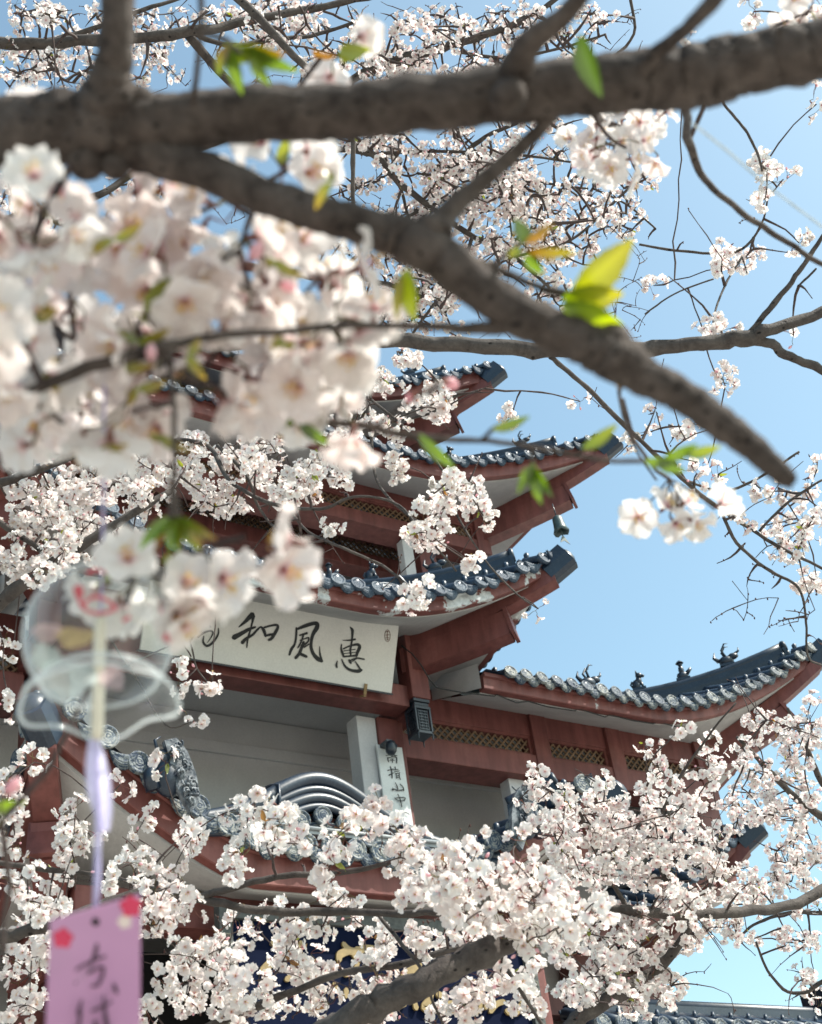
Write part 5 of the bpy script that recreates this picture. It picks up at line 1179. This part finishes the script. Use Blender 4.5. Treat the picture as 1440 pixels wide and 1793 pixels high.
T.spray([(430, 940, 5, 5, 1, .64, dict(tint=.6))], fper=2, spread=.022, leaves=0, view_bias=-.4); T.spray([(752, 690, 4, 4, 1, .70)], fper=2, spread=.016, leaves=0, tint=.7, view_bias=-.5)
T.spray([(562, 100, 4, 5, 1, .80)], fper=2, spread=.018, leaves=.5, tint=.8, view_bias=-.4); T.spray([(2, 1440, 6, 10, 1, .66, dict(tint=1.0, buds=.8))], fper=3, leaves=0); T.spray([(8, 1665, 10, 14, 1, .78)], fper=3, leaves=0, tint=.5)
T.spray([(1095, 235, 85, 26, 3.4, 1.40, dict(tint=.6)), (1085, 285, 45, 26, 3.2, 1.40, dict(tint=.6)), (1420, 20, 20, 10, 1.0, 1.2)], fper=6, rt=(.0016, .001), spread=.03, leaves=.1)
# the single umbel hanging against the sky
fl = []; q0 = at(1172, 838, d=1.05)
for px, py, ax_ in ((1118, 905, (-.4, -.4, -.5)), (1166, 888, (0, -.8, .1)), (1182, 915, (.1, -.3, -.8)), (1212, 912, (.3, -.4, -.7)), (1200, 880, (.3, -.7, .1)), (1262, 882, (.6, -.4, .5))):
    p = at(px, py, d=1.04 + T.r.normal(0, .006)); fl.append((p, nrm(ax_), .034, int(T.r.randint(0, 4)), .15)); T.tw.tube([q0, (q0 + p) / 2, p - nrm(ax_) * .007], [.0008, .0007, .001], 4, True, False, (1.4, 1.3, .9))
blossom_mesh('blossom', fl, 0, T.root)
T.tw.tube([at(1090, 700, d=.95), at(1110, 770, d=1.0), at(1150, 825, d=1.04), q0], [.0018, .0015, .0013, .0016], 6)
# young leaves placed one by one
def leaf(px, py, qx, qy, w, c1, c2, d=.60, face=.6, curl=.1, dd=0.0):
    a = at(px, py, d=d); b_ = at(qx, qy, d=d + dd); X = b_ - a; L = np.linalg.norm(X); X /= L
    N = nrm(np.cross(X, nrm(CAM - a))); N = nrm(N * (1 - face) + nrm(CAM - a) * face); Yv = nrm(np.cross(N, X)); Zv = np.cross(X, Yv)
    v, q = leaf_geo(L, w * d / F, curl, 12, .35); V = a + v @ np.array([X, Yv, Zv]); t = (v[:, 0] / L)[:, None]
    col = A(*c1) * (1 - t) + A(*c2) * t
    col = col * (1 - .22 * np.abs(np.round(v[:, 1:2] / (np.abs(v[:, 1]).max() + 1e-9))) ) ; col[2::5] *= 1.35; col *= np.random.RandomState(int(px + py)).uniform(.75, 1.15)
    np_mesh('leaf', V, q, M['leaf'], T.root, col)
G, YL, DG, BR = (.11, .17, .018), (.34, .30, .025), (.045, .075, .015), (.22, .11, .025)
for a in ((1000, 515, 1118, 422, 70, (.30, .32, .02), YL), (985, 520, 1095, 520, 60, G, YL), (985, 530, 1090, 575, 56, G, (.28, .33, .03)), (918, 428, 905, 380, 34, G, G), (915, 440, 890, 448, 22, G, YL), (918, 425, 972, 392, 22, BR, (.45, .25, .03)), (925, 440, 1010, 446, 22, BR, YL), (922, 445, 950, 480, 26, G, G),
          (712, 470, 722, 562, 40, (.25, .32, .02), (.38, .40, .03)), (705, 480, 690, 560, 20, YL, YL), (1015, 60, 1048, 172, 44, DG, DG), (395, 75, 440, 110, 34, (.2, .3, .03), (.3, .35, .04)), (405, 85, 420, 165, 30, G, G), (410, 85, 500, 100, 34, G, BR), (420, 80, 520, 130, 30, DG, G), (400, 80, 380, 130, 26, BR, G), (440, 95, 470, 150, 26, (.2, .28, .03), G)):
    leaf(*a, d=.595)
for a in ((862, 752, 930, 732, 22, (.12, .15, .03), G), (935, 815, 945, 885, 24, G, G), (935, 815, 905, 862, 22, G, G), (935, 818, 965, 872, 20, G, DG), (935, 812, 925, 850, 18, G, G), (1020, 785, 1085, 745, 26, G, (.3, .33, .03)), (1150, 806, 1200, 828, 26, (.12, .2, .02), G), (1160, 805, 1225, 780, 24, G, G), (1200, 795, 1265, 785, 24, G, (.28, .3, .03)), (1130, 806, 1180, 812, 22, G, G), (735, 760, 795, 825, 24, DG, G), (515, 733, 500, 745, 24, G, G), (520, 735, 580, 785, 24, DG, G), (1085, 620, 1080, 680, 26, G, BR)):
    leaf(*a, d=.65)
for k in range(16):
    a = T.r.uniform(0, 2 * PI); leaf(306 + 8 * math.cos(a), 905, 306 + 60 * math.cos(a) * T.r.uniform(.6, 1.4), 935 + 34 * T.r.rand(), 22, (.22, .32, .03), (.16, .26, .03) if k % 3 else BR, d=.56, curl=.3)
for px, py in ((90, 660), (210, 640), (330, 620), (240, 600), (500, 600), (60, 560), (200, 420), (480, 455), (580, 320), (175, 790), (275, 760), (240, 680)):
    for k in range(2): leaf(px, py, px + T.r.uniform(-60, 60), py + T.r.uniform(-30, 50), 22, (.16, .2, .03), (.30, .20, .04), d=.57, curl=.3)
leaf(-30, 1415, 45, 1408, 26, G, (.2, .28, .03), d=.66); T.done()

# ------------------------------------------------------------------ glass wind chime
def mat_glass(name, milk, gl_):
    t = NT(name); lw = t.n('LayerWeight', {'Blend': .32}).outputs['Facing']; f = t.n('Math', {0: lw, 1: 2.2}, operation='POWER').outputs[0]
    tp = t.n('BsdfTransparent', {'Color': (.97, .985, .98, 1)}); gl = t.n('BsdfGlossy', {'Color': (1, 1, 1, 1), 'Roughness': .06}); di = t.n('BsdfDiffuse', {'Color': (.86, .88, .88, 1)}); tl = t.n('BsdfTranslucent', {'Color': (.86, .88, .88, 1)})
    dm = t.n('MixShader', {0: .5, 1: di.outputs[0], 2: tl.outputs[0]})
    a = t.n('Math', {0: t.n('Math', {0: f, 1: gl_}, operation='MULTIPLY').outputs[0], 1: .035}, operation='ADD').outputs[0]
    m1 = t.n('MixShader', {0: a, 1: tp.outputs[0], 2: gl.outputs[0]})
    b_ = t.n('Math', {0: t.n('Math', {0: f, 1: .95}, operation='MULTIPLY').outputs[0], 1: milk}, operation='ADD').outputs[0]
    m2 = t.n('MixShader', {0: b_, 1: m1.outputs[0], 2: dm.outputs[0]}); t.t.links.new(m2.outputs[0], t.out.inputs['Surface']); return t.m
M['glass'] = mat_glass('clear_glass', .02, .25); M['glass_thick'] = mat_glass('thick_glass_edge', .42, 1.0)
def mat_trans(name, col, alpha, tr=.5):
    t = NT(name); di = t.n('BsdfDiffuse', {'Color': col + (1,)}); tl = t.n('BsdfTranslucent', {'Color': col + (1,)}); tp = t.n('BsdfTransparent', {'Color': (1, 1, 1, 1)})
    m1 = t.n('MixShader', {0: tr, 1: di.outputs[0], 2: tl.outputs[0]}); nz = t.ramp(t.noise(90, 4), [(.3, (alpha * .6,) * 3), (.7, (min(1, alpha * 1.2),) * 3)])
    m2 = t.n('MixShader', {0: nz, 1: tp.outputs[0], 2: m1.outputs[0]}); t.t.links.new(m2.outputs[0], t.out.inputs['Surface']); return t.m
dW = .60; q = dW / F; Wc_ = at(174, 1113, d=dW)
wc = empty('wind_chime', tuple(at(174, 1113, d=dW))); tag(wc, 'clear glass wind chime with red paint marks and a hanging purple paper strip', 'wind chime')
E3 = np.eye(3)
prof = [(4, 133), (20, 131), (45, 125), (70, 113), (92, 95), (110, 73), (123, 47), (131, 15), (131, -15), (124, -45), (113, -68), (101, -86), (99, -93), (106, -101), (120, -110), (128, -121), (131, -129)]
pr = catmull(np.array([(a, 0, b) for a, b in prof]), None, 3)
def lob(r, z, a):
    k = min(1, max(0, (-z / q - 88) / 40)); return r * (1 + .05 * k * math.cos(5 * a + .8)), z - q * 8 * k * math.cos(5 * a + .8)
b = MB()
outer = [(p[0] * q, p[2] * q) for p in pr]; inner = [((p[0] - 5.5) * q if p[0] > 8 else p[0] * q * .5, (p[2] - (5.5 if p[2] > 40 else 0)) * q) for p in pr][::-1]
b.lathe(Wc_, outer, 56, E3, True, None, lob); b.build('glass_bell', M['glass'], wc); bell = wc.children[-1]
b = MB(); b.tube([Wc_ + q * A(131 * (1 + .05 * math.cos(5 * a + .8)) * math.cos(a), 131 * (1 + .05 * math.cos(5 * a + .8)) * math.sin(a), -129 - 8 * math.cos(5 * a + .8)) for a in np.linspace(0, 2 * PI, 70)], 3.4 * q, 10, True, False)
b.tube([Wc_ + q * A(98 * math.cos(a), 98 * math.sin(a), -90) for a in np.linspace(0, 2 * PI, 60)], 3.2 * q, 8, True, False)
b.build('glass_rim', M['glass_thick'], wc)
# painted marks follow the near side of the bell
def onbell(px, py, rr=133):
    v = nrm(ray(px, py)); oc = CAM - Wc_; bq_ = np.dot(oc, v); c_ = oc.dot(oc) - (rr * q) ** 2; ds = bq_ * bq_ - c_
    return CAM + v * (-bq_ - math.sqrt(max(ds, 0)))
def painted(name, pts, w, mat):
    b = MB(); P = catmull(np.array([onbell(*p) for p in pts])); n = [nrm(p - Wc_) for p in P]
    L = []; 
    for i in range(len(P)):
        t = nrm(P[min(i + 1, len(P) - 1)] - P[max(i - 1, 0)]); s_ = np.cross(n[i], t) * w * q / 2; L.append([P[i] - s_, P[i] + s_])
    b.grid(L, True); o = b.build(name, mat, bell); return o
def patch(name, cx, cy, rx, ry, mat, sd):
    r_ = np.random.RandomState(sd); pts = [onbell(cx, cy)]; n = 18; ph = r_.uniform(0, 6, 3)
    ring = []
    for i in range(n):
        a = 2 * PI * i / n; k = 1 + .12 * math.sin(3 * a + ph[0]) + .08 * math.sin(5 * a + ph[1]); ring.append((cx + rx * k * math.cos(a), cy + ry * k * math.sin(a)))
    vs = [onbell(cx, cy)] + [onbell(cx + (x - cx) * .5, cy + (y - cy) * .5) for x, y in ring] + [onbell(x, y) for x, y in ring]
    b = MB(); b.add(vs, [(0, 1 + i, 1 + (i + 1) % n) for i in range(n)] + [(1 + i, 1 + n + i, 1 + n + (i + 1) % n, 1 + (i + 1) % n) for i in range(n)], None, True); b.build(name, mat, bell)
pr_ = mat_trans('red_glass_paint', (.70, .08, .12), .95); py_ = mat_trans('yellow_glass_paint', (.85, .66, .32), .62, .75); pgr = mat_trans('pale_glass_paint', (.82, .90, .86), .6, .75); pp = mat_trans('pink_glass_paint', (.92, .68, .68), .5, .75)
painted('painted_stroke', [(130, 1030), (137, 1045), (148, 1066), (170, 1074), (195, 1070), (200, 1062), (185, 1050), (168, 1045), (152, 1052), (146, 1062)], 7, pr_)
painted('painted_stroke', [(133, 1026), (140, 1034), (138, 1046)], 13, pr_); painted('painted_stroke', [(152, 1004), (172, 998), (192, 1004)], 12, pr_); painted('painted_stroke', [(215, 1088), (228, 1080)], 6, pr_)
patch('painted_patch', 130, 1116, 34, 18, py_, 1); patch('painted_patch', 118, 1188, 50, 34, pgr, 2); patch('painted_patch', 82, 1108, 26, 18, pp, 3); patch('painted_patch', 196, 1186, 22, 24, pp, 4); patch('painted_patch', 80, 1150, 26, 22, pgr, 5); patch('painted_patch', 294, 1116, 8, 10, pr_, 6)
# clapper rod, cord, ribbon and paper strip all hang plumb from the branch
M['rod'] = mat_plain('cream_glass_rod', (.62, .58, .47), (.74, .70, .60), 30, .25, .05, .001, 80)
M['cord'] = mat_plain('lilac_cord', (.40, .36, .62), (.56, .52, .74), 60, .5, .2)
b = MB(); top = at(176, 1078, d=dW); bot = at(170, 1294, d=dW * 1.0); b.tube([top, top * .9 + bot * .1, top * .5 + bot * .5, bot * .9 + top * .1, bot], [9 * q, 11 * q, 10.5 * q, 11.5 * q, 10 * q], 14); b.build('clapper_rod', M['rod'], wc)
b = MB(); b.tube([at(184, 640, d=.572), at(182, 760, d=.585), at(181, 900, d=.597), at(179, 1000, d=dW), at(176, 1080, d=dW)], 2.6 * q, 7); b.tube([at(167, 1290, d=dW), at(168, 1350, d=dW), at(172, 1460, d=dW), at(170, 1540, d=dW), at(166, 1614, d=dW * .995)], [4 * q, 5 * q, 5.5 * q, 6 * q, 5 * q], 8)
b.build('cord', M['cord'], wc)
M['ribbon'] = mat_trans('lilac_organza', (.80, .76, .95), .8)
b = MB(); cx = [(165, 1294, 20), (168, 1325, 34), (172, 1365, 44), (176, 1400, 40), (182, 1432, 26), (184, 1456, 14)]
for s_ in range(3):
    Gd = []
    for i, (x, y, w) in enumerate(cx):
        c = at(x, y, d=dW + (.002 * (s_ - 1))); Gd.append([c + RM[:, 0] * (u * w / 2 * q * (1 - .15 * s_)) + RM[:, 2] * (math.sin(u * 4 + i + s_ * 2) * 4 * q) for u in np.linspace(-1, 1, 9)])
    b.grid(catmull(np.array(Gd).reshape(len(cx), -1), None, 4).reshape(-1, 9, 3), True)
b.build('ribbon', M['ribbon'], wc)
def mat_card():
    t = NT('purple_paper'); n = t.noise(8, 4); c = t.ramp(n, [(.3, (.56, .32, .50)), (.7, (.64, .39, .57))])
    di = t.n('BsdfDiffuse', {'Color': c}); tl = t.n('BsdfTranslucent', {'Color': c}); m1 = t.n('MixShader', {0: .35, 1: di.outputs[0], 2: tl.outputs[0]}); t.t.links.new(m1.outputs[0], t.out.inputs['Surface']); return t.m
M['card'] = mat_card()
k0 = [at(88, 1612, d=.585), at(246, 1566, d=.60), at(246, 1900, d=.60), at(76, 1900, d=.585)]
cn_ = nrm(np.cross(k0[1] - k0[0], k0[3] - k0[0])); cn_ = cn_ if cn_.dot(CAM - k0[0]) > 0 else -cn_
b = MB(); b.add(k0 + [p - cn_ * .0006 for p in k0], [(0, 1, 2, 3), (7, 6, 5, 4), (0, 4, 5, 1), (1, 5, 6, 2), (2, 6, 7, 3), (3, 7, 4, 0)]); b.build('paper_strip', M['card'], wc); card = wc.children[-1]
M['cardink'] = mat_plain('brush_pen_ink', (.045, .022, .04), (.08, .04, .07), 40, .6, .05); M['carmine'] = mat_plain('carmine_print', (.55, .035, .09), (.66, .06, .13), 30, .6, .05); M['creamink'] = mat_plain('cream_print', (.68, .55, .52), (.75, .62, .58), 30, .6, .05)
ch = MB()
K1 = [[(775, 560, 34), (765, 640, 55), (720, 750, 34), (690, 840, 46), (620, 905, 34), (550, 970, 22)], [(560, 822, 28), (650, 770, 30), (780, 710, 34), (868, 682, 18)], [(690, 848, 40), (780, 800, 28), (838, 802, 34), (828, 885, 36), (785, 975, 34), (712, 992, 18)],
      [(940, 960, 18), (960, 1010, 46), (978, 1062, 26)], [(605, 1130, 22), (590, 1200, 34), (582, 1250, 62), (590, 1320, 36), (572, 1420, 34), (560, 1560, 30)], [(835, 1080, 22), (842, 1200, 38), (858, 1330, 48), (890, 1440, 44), (960, 1540, 30)], [(712, 1230, 34), (850, 1172, 34), (922, 1122, 14)], [(740, 1340, 50), (752, 1410, 50), (730, 1500, 40)], [(640, 1560, 30), (730, 1520, 34), (840, 1490, 30)]]
strokes(ch, K1, (40, 1560), 6.0, k0[0], cn_, lift=.0004, thick=.0002); ch.build('brush_characters', M['cardink'], card)
def blot(name, cx, cy, r, mat, sd, k=.0003):
    r_ = np.random.RandomState(sd); n = 26; b = MB(); vs = [onplane(cx, cy, k0[0], cn_) + cn_ * k]
    for i in range(n): a = 2 * PI * i / n; rr = r * (1 + .13 * math.cos(5 * a + sd)); vs.append(onplane(cx + rr * math.cos(a), cy + rr * math.sin(a), k0[0], cn_) + cn_ * k)
    b.add(vs, [(0, 1 + i, 1 + (i + 1) % n) for i in range(n)]); b.build(name, mat, card)
blot('printed_flower', 110, 1643, 17, M['carmine'], 1); blot('printed_flower', 229, 1587, 18, M['carmine'], 2, .0005); blot('printed_petal', 218, 1614, 12, M['creamink'], 3)
blot('punched_hole', 167, 1614, 7, M['dark'], 4, .0006)

# thin clear line tied between the branches
b = MB(); pts = [at(1212, 215, d=.75), at(1270, 262, d=.80), at(1340, 322, d=.84), at(1440, 398, d=.9), at(1560, 480, d=.95)]
b.tube(pts, .0006, 6); b.tube([p + A(.002, 0, .0015 * (i % 2)) for i, p in enumerate(pts)], .0005, 6)
M['line'] = mat_trans('clear_twine', (.55, .60, .62), .75)
o = b.build('twine', M['line']); tag(o, 'thin pale translucent twine slanting across the sky at the upper right', 'twine')
